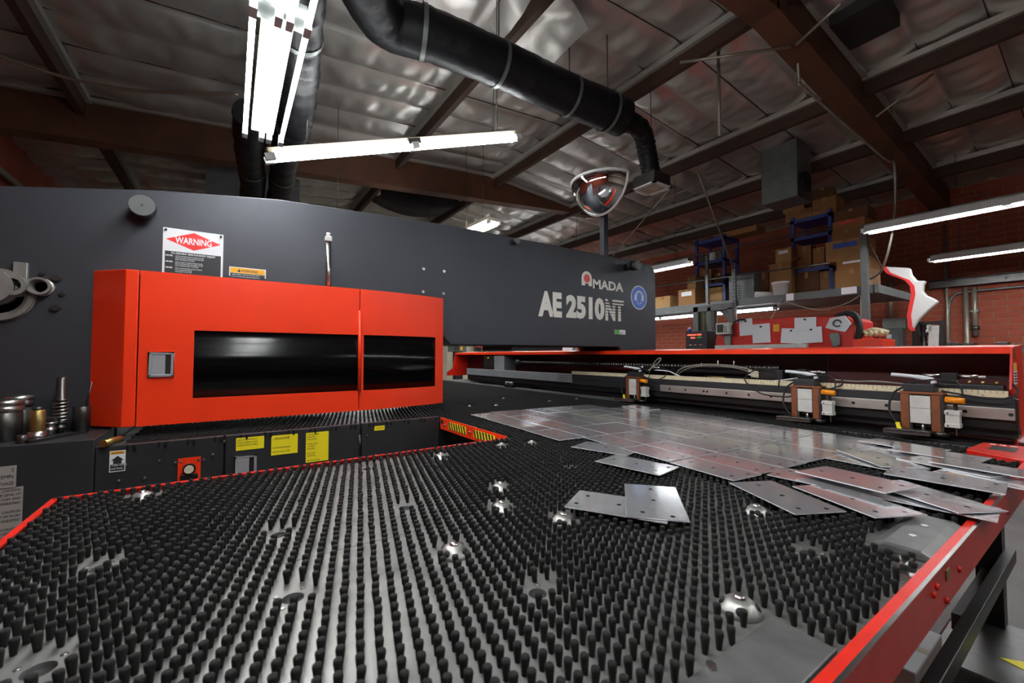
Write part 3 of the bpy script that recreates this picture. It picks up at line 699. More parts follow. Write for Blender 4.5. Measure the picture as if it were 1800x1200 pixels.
# smooth corner plate, rubber block, red corner plate
cpz = MB().box(-.338, XRI - .03, YN + .01, .742, ZS, ZS + .007).build('cover_plate', mat('worn_grey_block', srgb(112, 112, 112), .4, metal=.5, var=.5, vscale=18, col2=srgb(60, 60, 60)), tbl, .002)
q = onz(1250, 1172, ZS + .007); MB().cyl((q.x, q.y, ZS + .007), (q.x, q.y, ZS + .012), .007, n=10).build('screw', M['steel'], cpz)
q = onz(1074, 1192, ZS); MB().cyl((q.x, q.y, ZS), (q.x, q.y, ZS + .004), .007, .005, n=10).build('screw', M['steel'], tbl)
bk = MB().prism([(BLK[0], ZS), (BLK[0] + .012, ZS + .014), (BLK[0] + .03, ZS + .022), (BLK[1] - .028, ZS + .022), (BLK[1] - .012, ZS + .014), (BLK[1], ZS)], BLK[2] + .02, BLK[3], 'Y').build('ramp_block', mat('worn_grey_block', srgb(112, 112, 112), .35, metal=.5, var=.5, vscale=18, col2=srgb(60, 60, 60)), tbl, .006)
for yy in (1.30, 1.40): MB().cyl((-.285, yy, ZS + .021), (-.285, yy, ZS + .024), .007, n=10).build('screw', M['steel'], bk)
for (x, y) in ((1587, 985), (1600, 1005)):
    q = onz(x, y, .88); MB().box(q.x - .012, q.x + .012, q.y - .03, q.y + .03, ZS, .882).build('roller', M['steel'], tbl, .004)
rc = MB().prism([(-.40, 2.64), (-.385, 2.90), (XRI - .005, 2.92), (XRI - .005, 2.56), (-.26, 2.56)], .868, .897, 'Z').build('corner_plate', M['rimred'], tbl, .006)
MB().box(-.345, -.27, 2.70, 2.82, .897, .8985).build('data_label', M['signblack'], rc)
for i in range(3): MB().box(-.36 + i * .03, -.34 + i * .03, 2.86, 2.875, .897, .8985).build('data_mark', M['signwhite'], rc)
# under-structure
MB().box(-.326, -.293, .2, 2.86, .395, .45).build('support_rail', M['black'], tbl, .003)
la_, lb_ = ony(1714, 1000, 2.78).x, ony(1763, 1000, 2.78).x
MB().box(la_, lb_, 2.78, 2.86, 0, .80).build('leg', M['black'], tbl, .004)
MB().box(la_ + .02, -.33, 2.2, 2.78, .30, .36).build('leg_brace', M['black'], tbl, .003)
MB().box(-1.62, -1.5, 2.4, 2.5, 0, .80).build('leg', M['black'], tbl); MB().box(-1.62, -1.5, -.3, -.2, 0, .80).build('leg', M['black'], tbl)
MB().box(-.40, -.28, -.3, -.2, 0, .80).build('leg', M['black'], tbl)
MB().box(-1.7, -.55, -.35, 2.6, .77, .858).build('table_frame', M['black'], tbl)
MB().box(-6.9, XPN - 2.0, -.4, 2.9, .82, .864).build('table_sheet', M['sheet'], ltb); 
for xx in (-6.7, -4.8):
    for yy in (-.2, 2.7): MB().box(xx, xx + .1, yy, yy + .1, 0, .82).build('leg', M['black'], ltb)

# ================================================================== CARRIAGE WITH WORK CLAMPS
car = thing('carriage', 'long red-hooded carriage rail carrying three work clamps', 'machine', (-3.3, 3.2, 0))
YC = 3.02
CX0, CX1 = -6.37, -.312
MB().prism([(3.15, 1.308), (3.15, 1.341), (3.395, 1.354), (3.395, 1.348), (3.155, 1.335), (3.155, 1.308)], CX0, CX1).build('cover_top', M['red'], car)
for cb0, cb1, cm_ in ((CX0, -4.6, 'shaded_red'), (-4.598, -2.77, 'shaded_red'), (-2.768, -1.15, 'black'), (-1.148, CX1, 'shaded_red')): MB().box(cb0, cb1, 3.39, 3.396, .80, 1.346).build('cover_back', M[cm_], car)  # black and dark red panels paint in the gloom under the hood
le = MB().prism([(3.15, 1.335), (3.39, 1.346), (3.39, .96), (3.0, .96), (3.0, 1.02), (3.10, 1.08)], CX0, CX0 + .006).build('end_plate', M['rimred'], car)
re = MB().prism([(3.10, 1.338), (3.40, 1.353), (3.40, .80), (3.12, .80), (3.12, 1.02), (3.02, 1.14)], CX1, CX1 + .008).build('end_plate', M['rimred'], car)
MB().box(CX1 + .008, CX1 + .0095, 3.115, 3.17, 1.28, 1.33).build('amber_label', M['brass'], re)
MB().box(CX1 + .008, CX1 + .0095, 3.10, 3.19, 1.16, 1.262).build('white_label', M['signwhite'], re)
MB().box(CX1 + .0095, CX1 + .0102, 3.10, 3.19, 1.225, 1.262).build('amber_band', M['yellowdark'], re)
for i in range(4): text('label_lettering', 'CAUTION PINCH', M['signblack'], re, (CX1 + .0098, 3.104, 1.208 - i * .013), .011, sx=.85, ext=.0003)
MB().box(-5.71, -.295, YC + .02, YC + .12, .945, 1.09).build('carriage_beam', M['black'], car, .003)
MB().box(-5.71, -3.32, YC, YC + .03, 1.005, 1.098).build('grey_rail', M['railgrey'], car, .003)
MB().box(-3.32, -.295, YC, YC + .05, 1.05, 1.097).build('dark_rail', M['panel'], car, .002)
MB().box(-3.32, -2.22, YC + .005, YC + .05, .992, 1.05).build('dark_rail', M['panel'], car, .002)
br = MB().box(-2.22, -.297, YC - .004, YC + .05, .995, 1.05).build('bright_rail', M['rail'], car, .002)
for x, y in ((1177, 682), (1205, 684), (1237, 686), (1243, 686), (1277, 689), (1316, 692), (1355, 695), (1500, 707), (1558, 710), (1696, 721), (1777, 727)):
    q = ony(x, y, YC - .004); MB().cyl((q.x, YC - .0046, 1.022), (q.x, YC - .002, 1.022), .0085, n=12).build('bolt_hole', M['rubber'], br)
for i in range(14):
    q = -5.6 + i * .17; MB().cyl((q, YC - .002, 1.05), (q, YC, 1.05), .004, n=8).build('rail_screw', M['dsteel'], car)
MB().box(-5.72, -.295, YC + .06, YC + .16, .905, .945).build('lower_guide', M['black'], car)
rl = MB().box(-3.32, -.315, YC - .003, YC + .004, 1.099, 1.131).build('scale_strip', M['ruler'], car)
tk = MB()
for i in range(150):
    x = -3.31 + i * .02; tk.box(x, x + .0016, YC - .0038, YC - .003, 1.131 - (.024 if i % 5 == 0 else .013), 1.130)
tk.build('tick_marks', M['signblack'], rl)['kind'] = 'stuff'
MB().box(-3.32, -.30, YC + .004, YC + .16, 1.09, 1.10).build('top_ledge', M['black'], car)
for i in range(30): text('scale_lettering', str(i + 1), M['signblack'], rl, (-3.30 + i * .1, YC - .0034, 1.102), .012, xdir=(1, 0, 0), ydir=(0, 0, 1), sx=.9, ext=.0003)
# ball screw, bearing, motor
sc_ = []
for i in range(100):
    x = -4.58 + i * .032; sc_ += [(.0175, x), (.0175, x + .014), (.0225, x + .016), (.0225, x + .030)]
M4 = Matrix.Translation((0, 3.24, 1.205)) @ Matrix.Rotation(math.pi / 2, 4, 'Y')
MB().lathe(sc_, n=12, M4=M4).build('ball_screw', M['dsteel'], car)
MB().lathe([(.02, -4.66), (.045, -4.655), (.058, -4.63), (.05, -4.58), (.03, -4.56)], n=18, M4=M4).build('screw_bearing', M['dsteel'], car)
MB().box(-5.13, -4.86, 3.16, 3.36, 1.08, 1.29).build('motor_mount', M['railgrey'], car, .005)
mo = MB().box(-5.45, -5.13, 3.17, 3.35, 1.10, 1.285).build('motor', M['black'], car, .012)
MB().prism([(-5.34, 1.25), (-5.28, 1.25), (-5.31, 1.28)], 3.165, 3.17, 'Y').build('hazard_label', M['yellow'], mo)
for xx in (-5.2, -4.7, -4.2):
    MB().box(xx, xx + .09, YC + .1, YC + .35, .889, 1.0).build('stand_off', M['black'], car)
MB().box(-1.9, -1.2, YC + .09, YC + .2, 1.10, 1.135).build('cable_tray', M['black'], car)
MB().box(-6.4, -.31, 2.94, 3.385, .80, .878).build('cross_slide', M['black'], car)
MB().box(-6.4, -2.6, 2.94, 3.385, .878, .888).build('grey_bed', M['greysteel'], car)
q = onz(925, 679, .888)
sb_ = MB().box(q.x - .09, q.x + .09, 2.945, 3.0, .888, .93).build('stop_block', M['dsteel'], car, .004)
for i in range(3): MB().cyl((q.x - .06 + i * .06, 2.97, .93), (q.x - .06 + i * .06, 2.97, .96), .022, n=10).build('stop_bolt', M['steel'], sb_)
pw = MB().box(-.62, -.24, 3.16, 3.38, .878, .884).build('white_strip', M['whitepaint'], car)
# manifold at the right end
mf = MB().box(-.555, -.33, YC + .02, YC + .09, 1.10, 1.155).build('manifold', M['panel'], car, .003)
for i in range(5):
    x = -.535 + i * .045
    MB().cyl((x, YC + .05, 1.155), (x, YC + .05, 1.172), .008, n=10).build('fitting', M['brass'], mf)
    MB().cyl((x, YC + .016, 1.128), (x, YC + .02, 1.128), .009, n=10).build('port', M['dsteel'], mf)
def hose(pts, r, m, par, name='hose'): return MB().tubep(bez(pts, 8), r, 7).build(name, M[m], par)
def clamp(x0, lever, long_r):
    """a work clamp whose body begins at x0 (left) and is .165 wide"""
    k = MB().box(x0 + .01, x0 + .155, YC - .06, YC + .02, .93, 1.10).build('work_clamp', M['dsteel'], car, .003)
    y = YC - .09
    for xx in (x0, x0 + .115):
        MB().box(xx, xx + .043, y, YC - .02, .915, 1.10).build('clamp_cheek', M['rust'], k, .004)
        MB().box(xx + .034, xx + .046, y - .001, YC - .03, .915, 1.10).build('cheek_edge', M['dsteel'], k)
    MB().box(x0 + .038, x0 + .115, y - .004, YC - .05, 1.028, 1.092).build('face_plate', M['clampwhite'], k, .002)
    MB().box(x0 + .038, x0 + .115, y - .004, YC - .05, .952, 1.027).build('face_plate', M['clampwhite'], k, .002)
    MB().box(x0 + .0, x0 + .16, y - .004, YC + .0, 1.10, 1.112).build('top_plate', M['rust'], k, .002)
    MB().box(x0 + .012, x0 + .13, y, YC + .03, 1.112, 1.152).build('top_block', M['panel'], k, .004)
    MB().cyl((x0 + .082, y + .02, .90), (x0 + .082, y + .02, .955), .009, n=12).build('jaw_rod', M['steel'], k)
    MB().cyl((x0 + .018, y + .02, .90), (x0 + .018, y + .02, .93), .004, n=8).build('jaw_pin', M['steel'], k)
    MB().prism([(x0 - .05, y - .09), (x0 + .12, y - .05), (x0 + .13, y + .10), (x0 - .02, y + .10)], .908, .920, 'Z').build('clamp_jaw', M['dsteel'], k, .002)
    MB().prism([(x0 - .05, y - .09), (x0 + .12, y - .05), (x0 + .12, y - .03), (x0 - .05, y - .07)], .8965, .909, 'Z').build('jaw_tip', M['steel'], k)
    MB().cyl((x0 + .145, y + .03, .8965), (x0 + .145, y + .03, .915), .032, n=18).build('jaw_foot', M['dsteel'], k)
    v = MB().box(x0 + .165, x0 + .215, y + .0, y + .045, .945, 1.03).build('valve_block', M['clampwhite'], k, .002)
    for zz in (.953, 1.015):
        MB().box(x0 + .163, x0 + .217, y - .004, y + .05, zz - .008, zz + .012).build('valve_flange', M['clampwhite'], v, .002)
        MB().cyl((x0 + .175, y - .005, zz), (x0 + .175, y - .003, zz), .004, n=8).build('valve_screw', M['rubber'], v)
    MB().cyl((x0 + .2, y + .02, .905), (x0 + .2, y + .02, .95), .0035, n=8).build('valve_pin', M['steel'], v)
    MB().cyl((x0 + .17, y - .01, 1.082), (x0 + .235, y - .01, 1.079), .0155, n=14).build('orange_knob', M['orange'], k)
    MB().cyl((x0 + .2, y + .02, 1.03), (x0 + .2, y + .01, 1.07), .008, n=10).build('knob_stem', M['dsteel'], k)
    MB().tubep(bez([(x0 + .12, y + .05, 1.155), (x0 + .11, y + .05, 1.175), (x0 + .05, y + .04, 1.188), (x0 - .04, y + .03, 1.197)], 8), [.012] * 16 + [.0095] * 9, 10).build('lever', M['whitetube'], k)
    fz = 1.192
    MB().cyl((x0 + .0 + long_r, YC + .06, fz), (x0 + .07 + long_r, YC + .06, fz), .0115, n=12).build('fitting', M['steel'], k)
    MB().box(x0 + .07 + long_r, x0 + .13 + long_r, YC + .035, YC + .085, fz - .035, fz + .017).build('valve_body', M['black'], k, .003)
    MB().cyl((x0 + .13 + long_r, YC + .06, fz), (x0 + .2 + long_r, YC + .06, fz), .0115, n=12).build('fitting', M['steel'], k)
    MB().cyl((x0 + .2 + long_r, YC + .06, fz), (x0 + .225 + long_r, YC + .06, fz), .006, n=8).build('fitting', M['whiteplastic'], k)
    hose([(x0 + .225 + long_r, YC + .06, fz), (x0 + .29 + long_r, YC + .04, fz - .01), (x0 + .33 + long_r, YC, 1.13), (x0 + .27 + long_r, YC - .05, 1.095), (x0 + .15, YC - .06, 1.12)], .0045, 'rubber', k)
    hose([(x0 + .02, YC - .05, 1.14), (x0 - .035, YC - .07, 1.09), (x0 - .04, YC - .1, 1.0), (x0 + .005, YC - .12, .93)], .0055, 'rubber', k)
    hose([(x0 + .03, YC - .06, 1.15), (x0 + .12, YC - .05, 1.175), (x0 + .2, YC - .03, 1.165), (x0 + .22, YC - .06, 1.1), (x0 + .17, YC - .09, 1.06)], .004, 'rubber', k)
    return k
k1 = clamp(-2.515, 1, .02)
k2 = clamp(-1.192, 1, -.09)
k3 = clamp(-.676, 1, .06)
for kx in (-2.52, -.69):
    kk = k1 if kx < -2 else k3
    MB().beam((kx + .02, YC - .125, .905), (kx + .008, YC - .12, .95), .016, .012, (0, 1, 0)).build('yellow_tag', M['yellow'], kk)
hose([(-1.28, YC - .05, 1.09), (-1.30, YC - .02, 1.19), (-1.46, YC + .05, 1.20), (-1.5, YC - .04, 1.13), (-1.38, YC - .075, 1.045), (-1.22, YC - .09, 1.035), (-1.19, YC - .08, 1.05)], .0045, 'rubber', car)
hose([(-2.15, YC + .1, 1.12), (-2.08, YC + .1, 1.19), (-1.9, YC + .12, 1.225), (-1.65, YC + .13, 1.215), (-1.42, YC + .1, 1.16)], .006, 'cable', car)
hose([(-2.15, YC + .1, 1.113), (-2.05, YC + .1, 1.18), (-1.9, YC + .12, 1.214), (-1.66, YC + .13, 1.205), (-1.45, YC + .1, 1.15)], .004, 'conduit', car)
hose([(-2.32, YC - .02, 1.15), (-2.25, YC - .02, 1.25), (-2.2, YC - .02, 1.275), (-2.22, YC - .02, 1.24), (-2.34, YC - .02, 1.16)], .005, 'cable', car)
hose([(-2.3, YC + .03, 1.17), (-2.15, YC + .02, 1.165), (-2.0, YC + .02, 1.12), (-1.7, YC + .03, 1.125), (-1.4, YC + .03, 1.12), (-1.2, YC + .03, 1.15)], .005, 'whitetube', car)
hose([(-1.0, YC + .03, 1.15), (-.9, YC + .03, 1.145), (-.8, YC + .03, 1.15), (-.66, YC + .03, 1.14)], .005, 'cable', car)
for x, y in ((1233, 641), (1262, 637), (1290, 638)): 
    q = ony(x, y, YC + .12); MB().cyl((q.x, q.y, q.z - .015), (q.x, q.y, q.z + .015), .004, n=6).build('cable_tie', M['whiteplastic'], car)
q = ony(1250, 660, YC + .06); MB().cyl((-1.83, YC + .06, 1.128), (-1.7, YC + .06, 1.128), .011, n=10).build('yellow_connector', M['brass'], car)
vb_ = MB().box(-1.46, -1.3, YC + .06, YC + .16, 1.13, 1.20).build('valve_bank', M['black'], car, .004)
for i in range(4): MB().cyl((-1.5 - .02 * (i % 2), YC + .05, 1.15 + i * .012), (-1.45, YC + .05, 1.145 + i * .012), .006, n=8).build('connector', M['cream'], vb_)
# ================================================================== CUT METAL PLATES
PL, PW = .2585, .1475
hol = [(.035, PW * .5, .0062), (PL * .5, PW * .5, .0062), (PL - .035, PW * .27, .0062), (PL - .022, PW * .75, .0062)]
pm = bpy.data.meshes.new('metal_plate'); b_ = holed([(0, 0), (PL, 0), (PL, PW), (0, PW)], hol, 0, .0028, 10); b_.to_mesh(pm); b_.free(); pm.materials.append(M['alu'])
pm2 = bpy.data.meshes.new('metal_plate'); b_ = holed([(0, 0), (PL, 0), (PL, PW), (0, PW)], [(PL - h[0], PW - h[1], h[2]) for h in hol], 0, .0028, 10); b_.to_mesh(pm2); b_.free(); pm2.materials.append(M['alu'])
CUT = mat('lit_cut_edge', srgb(236, 237, 240), .5, metal=.2)  # raw cut edge, whitened further to carry the light it catches
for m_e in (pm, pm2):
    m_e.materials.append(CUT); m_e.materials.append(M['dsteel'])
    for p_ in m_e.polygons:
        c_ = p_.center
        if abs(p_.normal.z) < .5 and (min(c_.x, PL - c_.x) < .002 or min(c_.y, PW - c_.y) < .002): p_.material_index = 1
        elif abs(p_.normal.z) < .5: p_.material_index = 2
def plate(x, y, a, z=ZTIP + .0008, tilt=(0, 0), label=None, group=None, mesh=None):
    o_ = bpy.data.objects.new('metal_plate', mesh or pm); COL.objects.link(o_)
    o_.rotation_mode = 'XYZ'; o_.location = (x, y, z); o_.rotation_euler = (tilt[0], tilt[1], a)
    tag(o_, label, 'metal plate', group); return o_
GL = 'bright punched plate in the middle of the close-fitted sheet of plates'
GG = 'plates still lying edge to edge'
ang = math.radians(-4.2); ca, sa = math.cos(ang), math.sin(ang)
px_, py_ = .2612, .1502
org = Vector((-1.516, 1.300))           # front right corner of the first block
def lat(c, r): return org + Vector((ca, sa)) * (c * px_) + Vector((-sa, ca)) * (r * py_)
cells = []
for r in range(0, 9):
    c0 = {0: -3, 1: -4, 2: -4, 3: -4, 4: -4, 5: -4, 6: -4, 7: -3, 8: -2}[r]
    c1 = {0: 0, 1: 3, 2: 3, 3: 3, 4: 3, 5: 4, 6: 4, 7: 4, 8: 3}[r]
    for c in range(c0, c1): cells.append((c, r))
for c, r in cells:
    q = lat(c, r); jx, jy = random.gauss(0, .0009), random.gauss(0, .0007)
    up = 0.0
    a_ = ang + random.gauss(0, .003)
    if c < 0 and r > 0: jy += .012 * min(1, r)        # the gap between the first and second rows on the left
    if c >= 0: a_ -= .035; jy += -.030 * (c + .3) * .45
    if c >= 2: jx += .006
    rowc = [k for k in cells if k[1] == r]; first, last = min(rowc), max(rowc)
    if r == 0: lb, gg = 'fitted plate in the row along the striped guard side of the sheet', 'front row of fitted plates'
    elif (c, r) == first: lb, gg = 'fitted plate at the end of its row facing the press frame', 'fitted plates at the press end'
    elif (c, r) == last: lb, gg = 'fitted plate at the end of its row facing the scattered pile', 'fitted plates at the pile end'
    elif r >= 7: lb, gg = 'fitted plate in the rows just before the work clamps', 'fitted plates before the clamps'
    else: lb, gg = GL, GG
    plate(q.x + jx, q.y + jy, a_, ZTIP + .0012 + random.uniform(0, .0006), (random.gauss(0, .0018), random.gauss(0, .0018)), lb, gg)
# raised / loose plates, each taken from its corners
def loose(pa, pb, z, label, side=1, tilt=(0, 0), mesh=None, group=None):
    """pa -> pb is a long edge (pixels); the plate extends to its left (side=1) seen from above"""
    a = onz(*pa, z + .0022); b = onz(*pb, z + .0022); th_ = math.atan2(b.y - a.y, b.x - a.x)
    o = a
    if side < 0: o = a - Vector((-math.sin(th_), math.cos(th_), 0)) * PW
    return plate(o.x, o.y, th_, z, tilt, label, group, mesh)
z1_ = ZTIP + .0012
loose((827, 728), (856, 737), z1_, 'plate slid out at the corner nearest the striped guard', 1)  if False else plate(-2.520, 1.366, math.radians(-1.5), z1_, (0, 0), 'plate slid out beside the close-fitted sheet, pointing at the striped guard')
loose((1004, 785), (1100, 800), z1_, 'satin plate half under the edge of the sheet, beside a ball support', 1, mesh=pm2)
loose((1046, 810), (1156, 834), z1_ + .003, 'pale plate pulled out from the sheet, beside the half-covered plate', 1)
loose((992, 890), (1103, 908), z1_, 'matte loose plate lying on the brushes under another loose plate', 1, mesh=pm2)
plate(-.881, 1.016, math.radians(-48), z1_ + .007, (0, .012), 'shiny loose plate laid across a matte one on the brushes') 
L2 = 'plate tossed on the pile beside the red table edge'
G2 = 'plates scattered on the pile'
loose((1282, 848), (1400, 903), z1_ + .001, 'dark reflecting plate lying alone on the brushes beyond the sheet', 1, (.0, .008))
loose((1393, 854), (1527, 907), z1_ + .001, 'dark reflecting plate with a white glare, under the pile corner', 1, (.0, -.012))
loose((1348, 834), (1513, 868), z1_ + .001, 'plate lying flat under the tilted plate', 1, mesh=pm2)
loose((1398, 828), (1475, 849), z1_ + .016, 'tilted plate resting on top of the pile, half in glare', 1, (.03, -.03))
loose((1513, 868), (1738, 914), z1_ + .002, L2, 1, (0, 0), None, G2)
plate(-.315, 1.565, math.radians(1), z1_ + .001, (0, 0), 'white-glaring plate overhanging the red table edge', None, pm2) if False else None
loose((1512, 845), (1630, 882), z1_ + .012, 'white-glaring plate on top of the pile by the red table edge', 1, (-.02, .01), pm2)
loose((1470, 790), (1655, 856), z1_ + .010, 'long-shadowed plate lying slantwise over the pile', 1, (.0, .01))
loose((1553, 832), (1730, 862), z1_ + .016, L2, 1, (.01, .0), None, G2)
loose((1640, 828), (1760, 851), z1_ + .008, L2, 1, (.0, .012), pm2, G2)
loose((1575, 805), (1700, 830), z1_ + .012, L2, 1, (-.01, .004), None, G2)
loose((1632, 811), (1720, 826), z1_ + .020, 'topmost plate in front of the red corner plate', 1, (-.012, -.006), pm2)
loose((1508, 774), (1620, 793), z1_ + .010, 'plate lying askew in front of the clamp with the yellow tag', 1, (.0, .0))
loose((1560, 789), (1663, 805), z1_ + .014, L2, 1, (.008, .0), pm2, G2)
loose((1093, 713), (1145, 722), z1_ + .008, 'plate lifted by the first clamp', 1, (0, .01))

# ================================================================== DUCTS, MIRROR, PIPES UNDER THE ROOF
def tubeobj(name, label, cat, pts, r, m, n=8, k=8, group=None, smooth=True):
    o_ = MB().tubep(bez(pts, k) if smooth else pts, r, n).build(name, M[m]); return tag(o_, label, cat, group)
def ductobj(label, pts, r, straps=(), wrinkle=.012):
    pp = bez(pts, 14); rr = [r * (1 + wrinkle / r * noise.noise(Vector((i * .9, 0, r * 10))) * .9) for i in range(len(pp))]
    t = thing('air_duct', label, 'duct', tuple(pts[0]))
    MB().tubep(pp, rr, 18).build('duct_wrap', M['duct'], t)
    for f_ in straps:
        i = int(f_ * (len(pp) - 1)); d = (pp[min(i + 1, len(pp) - 1)] - pp[i - 1]).normalized()
        MB().cyl(pp[i] - d * .018, pp[i] + d * .018, rr[i] * 1.05, n=20, caps=False).build('strap', M['galv'], t)
        MB().cyl((pp[i].x, pp[i].y, pp[i].z + r), (pp[i].x, pp[i].y, zr(pp[i].y) - .02), .006, n=6).build('hanger', M['dsteel'], t)
    return t
d1 = ductobj('thick black-wrapped air duct with metal straps crossing under the roof', [(-2.75, .62, 3.86), (-3.15, .95, 3.9), (-3.1, 1.35, 3.9), (-3.07, 2.1, 3.9), (-3.04, 2.75, 3.88), (-2.98, 3.45, 3.86)], .19, (.36, .56, .8, .94))
d1b = ductobj('narrow crumpled black duct bending down to a ceiling register', [(-2.98, 3.42, 3.84), (-3.0, 3.78, 3.84), (-3.08, 4.0, 3.66), (-3.12, 4.12, 3.44)], .105, (), .02)
rg = thing('air_register', 'small square white air register at the end of the narrow duct', 'vent', (-3.14, 4.15, 3.3))
MB().box(-3.29, -2.99, 4.0, 4.3, 3.3, 3.44).build('register_box', M['dsteel'], rg)
fr_ = MB()
for a_ in ((-3.31, -2.97, 3.98, 4.02), (-3.31, -2.97, 4.28, 4.32), (-3.31, -3.27, 3.98, 4.32), (-3.01, -2.97, 3.98, 4.32)): fr_.box(*a_, 3.285, 3.3)
fr_.build('register_frame', M['whiteplastic'], rg)
for i in range(6): MB().box(-3.27, -3.01, 4.03 + i * .043, 4.05 + i * .043, 3.29, 3.296).build('louvre', M['cream'], rg)
MB().cyl((-3.14, 4.15, 3.44), (-3.14, 4.15, zr(4.15) - .03), .004, n=6).build('hanger_wire', M['dsteel'], rg)
d2 = ductobj('dark wrapped duct running beside the four-tube fixture', [onz(530, -60, 3.36), onz(528, 60, 3.32), onz(526, 150, 3.3), onz(520, 215, 3.3), onz(506, 250, 3.3)], .125, (.25,), .02)
for i, (yy, y2) in enumerate(((.10, .18), (.40, .46))):
    ductobj(('black glossy duct behind the four-tube fixture, beside its thicker twin', 'black duct continuing from the dark wrapped duct behind the slanting fixture')[i], [(-4.02, yy, 3.3), (-4.8, yy + .02, 3.3), (-5.6, y2, 3.28), (-6.3, y2, 3.26)], .125, (.5,), .02)
# convex mirror on its post
mr_ = thing('safety_mirror', 'convex half-dome safety mirror with white rim on a post of the press', 'mirror', (-3.02, 3.16, zt))
MB().box(-3.02, -2.96, 3.14, 3.20, zt - .002, 2.9).build('post', M['charcoal'], mr_)
R_ = .325; c = Vector((-2.945, 3.11, 3.055)); m_ = MB(); nu, nv = 28, 16; vs = []
for i in range(nu + 1):
    a_ = math.pi * i / nu
    for j in range(nv + 1):
        b_ = math.pi / 2 * j / nv
        # half dome: axis along X, bulging to -Y (front) and hanging down from a level top edge
        d = Vector((math.cos(a_), -math.sin(a_) * math.cos(b_), -math.sin(a_) * math.sin(b_)))
        vs.append(c + Vector((d.x * R_, d.y * R_ * .95, d.z * R_)))
m_.add(vs, [(i * (nv + 1) + j, (i + 1) * (nv + 1) + j, (i + 1) * (nv + 1) + j + 1, i * (nv + 1) + j + 1) for i in range(nu) for j in range(nv)], True)
m_.build('mirror_dome', M['chrome'], mr_)
for ed in (0, nv):
    pts = [vs[i * (nv + 1) + ed] for i in range(nu + 1)]
    MB().tubep(pts, .014, 8).build('rim', M['whiteplastic'], mr_)
MB().box(-3.05, -2.93, 3.122, 3.15, 2.82, 2.95).build('bracket', M['black'], mr_)
bp_ = [(c.x + R_ * math.cos(t), c.z - R_ * math.sin(t)) for t in np.linspace(0, math.pi, 20)]
MB().prism(bp_, 3.112, 3.122, 'Y').build('back_plate', M['black'], mr_)
# pipes and wires
tubeobj('conduit', 'rusty flexible cable sagging across the foil roof', 'cable', [onz(-60, 80, 4.1), onz(0, 98, 4.08), onz(130, 140, 4.05), onz(250, 160, 4.05), onz(420, 165, 4.1)], .016, 'conduit')
tubeobj('conduit', 'thin straight pipe rising from the platform post to the roof', 'pipe', [ony(1175, 165, 6.2), ony(1290, 472, 7.56)], .016, 'conduit', smooth=False)
q = onz(1265, 240, 3.75); tubeobj('conduit', 'bare vertical conduit drop hanging below the purlins', 'pipe', [(q.x, q.y, 3.75), (q.x, q.y, zr(q.y))], .018, 'conduit', smooth=False)
tubeobj('conduit', 'bent conduit running down beside the heavy roof beam', 'pipe', [ony(1400, 40, 4.7), ony(1405, 140, 4.9), ony(1420, 160, 5.0), ony(1550, 275, 6.6), ony(1572, 292, 7.0), ony(1571, 392, 7.1), ony(1552, 470, 7.3), ony(1530, 490, 7.55)], .014, 'conduit')
tubeobj('brace_wire', 'brace wire slanting under the register', 'wire', [(-2.98, 4.31, 3.3), ony(1075, 452, 5.0)], .008, 'conduit', smooth=False)
tubeobj('brace_wire', 'brace wire crossing behind the mirror post', 'wire', [ony(1265, 308, 6.2), ony(960, 440, 6.2)], .008, 'conduit', smooth=False)
tubeobj('brace_wire', 'brace wire running from the heavy roof beam towards the wall', 'wire', [onz(1540, 205, 4.15), onz(1640, 130, 4.45)], .012, 'conduit', smooth=False)
tubeobj('brace_wire', 'grey conduit strapped across the heavy roof beam', 'wire', [onz(1400, 78, 4.3), onz(1480, 5, 4.3)], .014, 'conduit', smooth=False)
tubeobj('brace_wire', 'slim conduit under the foil between purlins', 'wire', [onz(1195, 110, 4.4), onz(1390, 82, 4.35)], .014, 'conduit', smooth=False)
ch = thing('hanging_chain', 'thin light chain hanging from the black duct', 'chain', (-3.1, 2.0, 3.3))
q0, q1 = onx(873, 230, -3.2), onx(873, 165, -3.2)
MB().cyl((q0.x, q0.y, q0.z), (q0.x, q0.y, zr(q0.y)), .005, n=6).build('chain', M['dsteel'], ch)
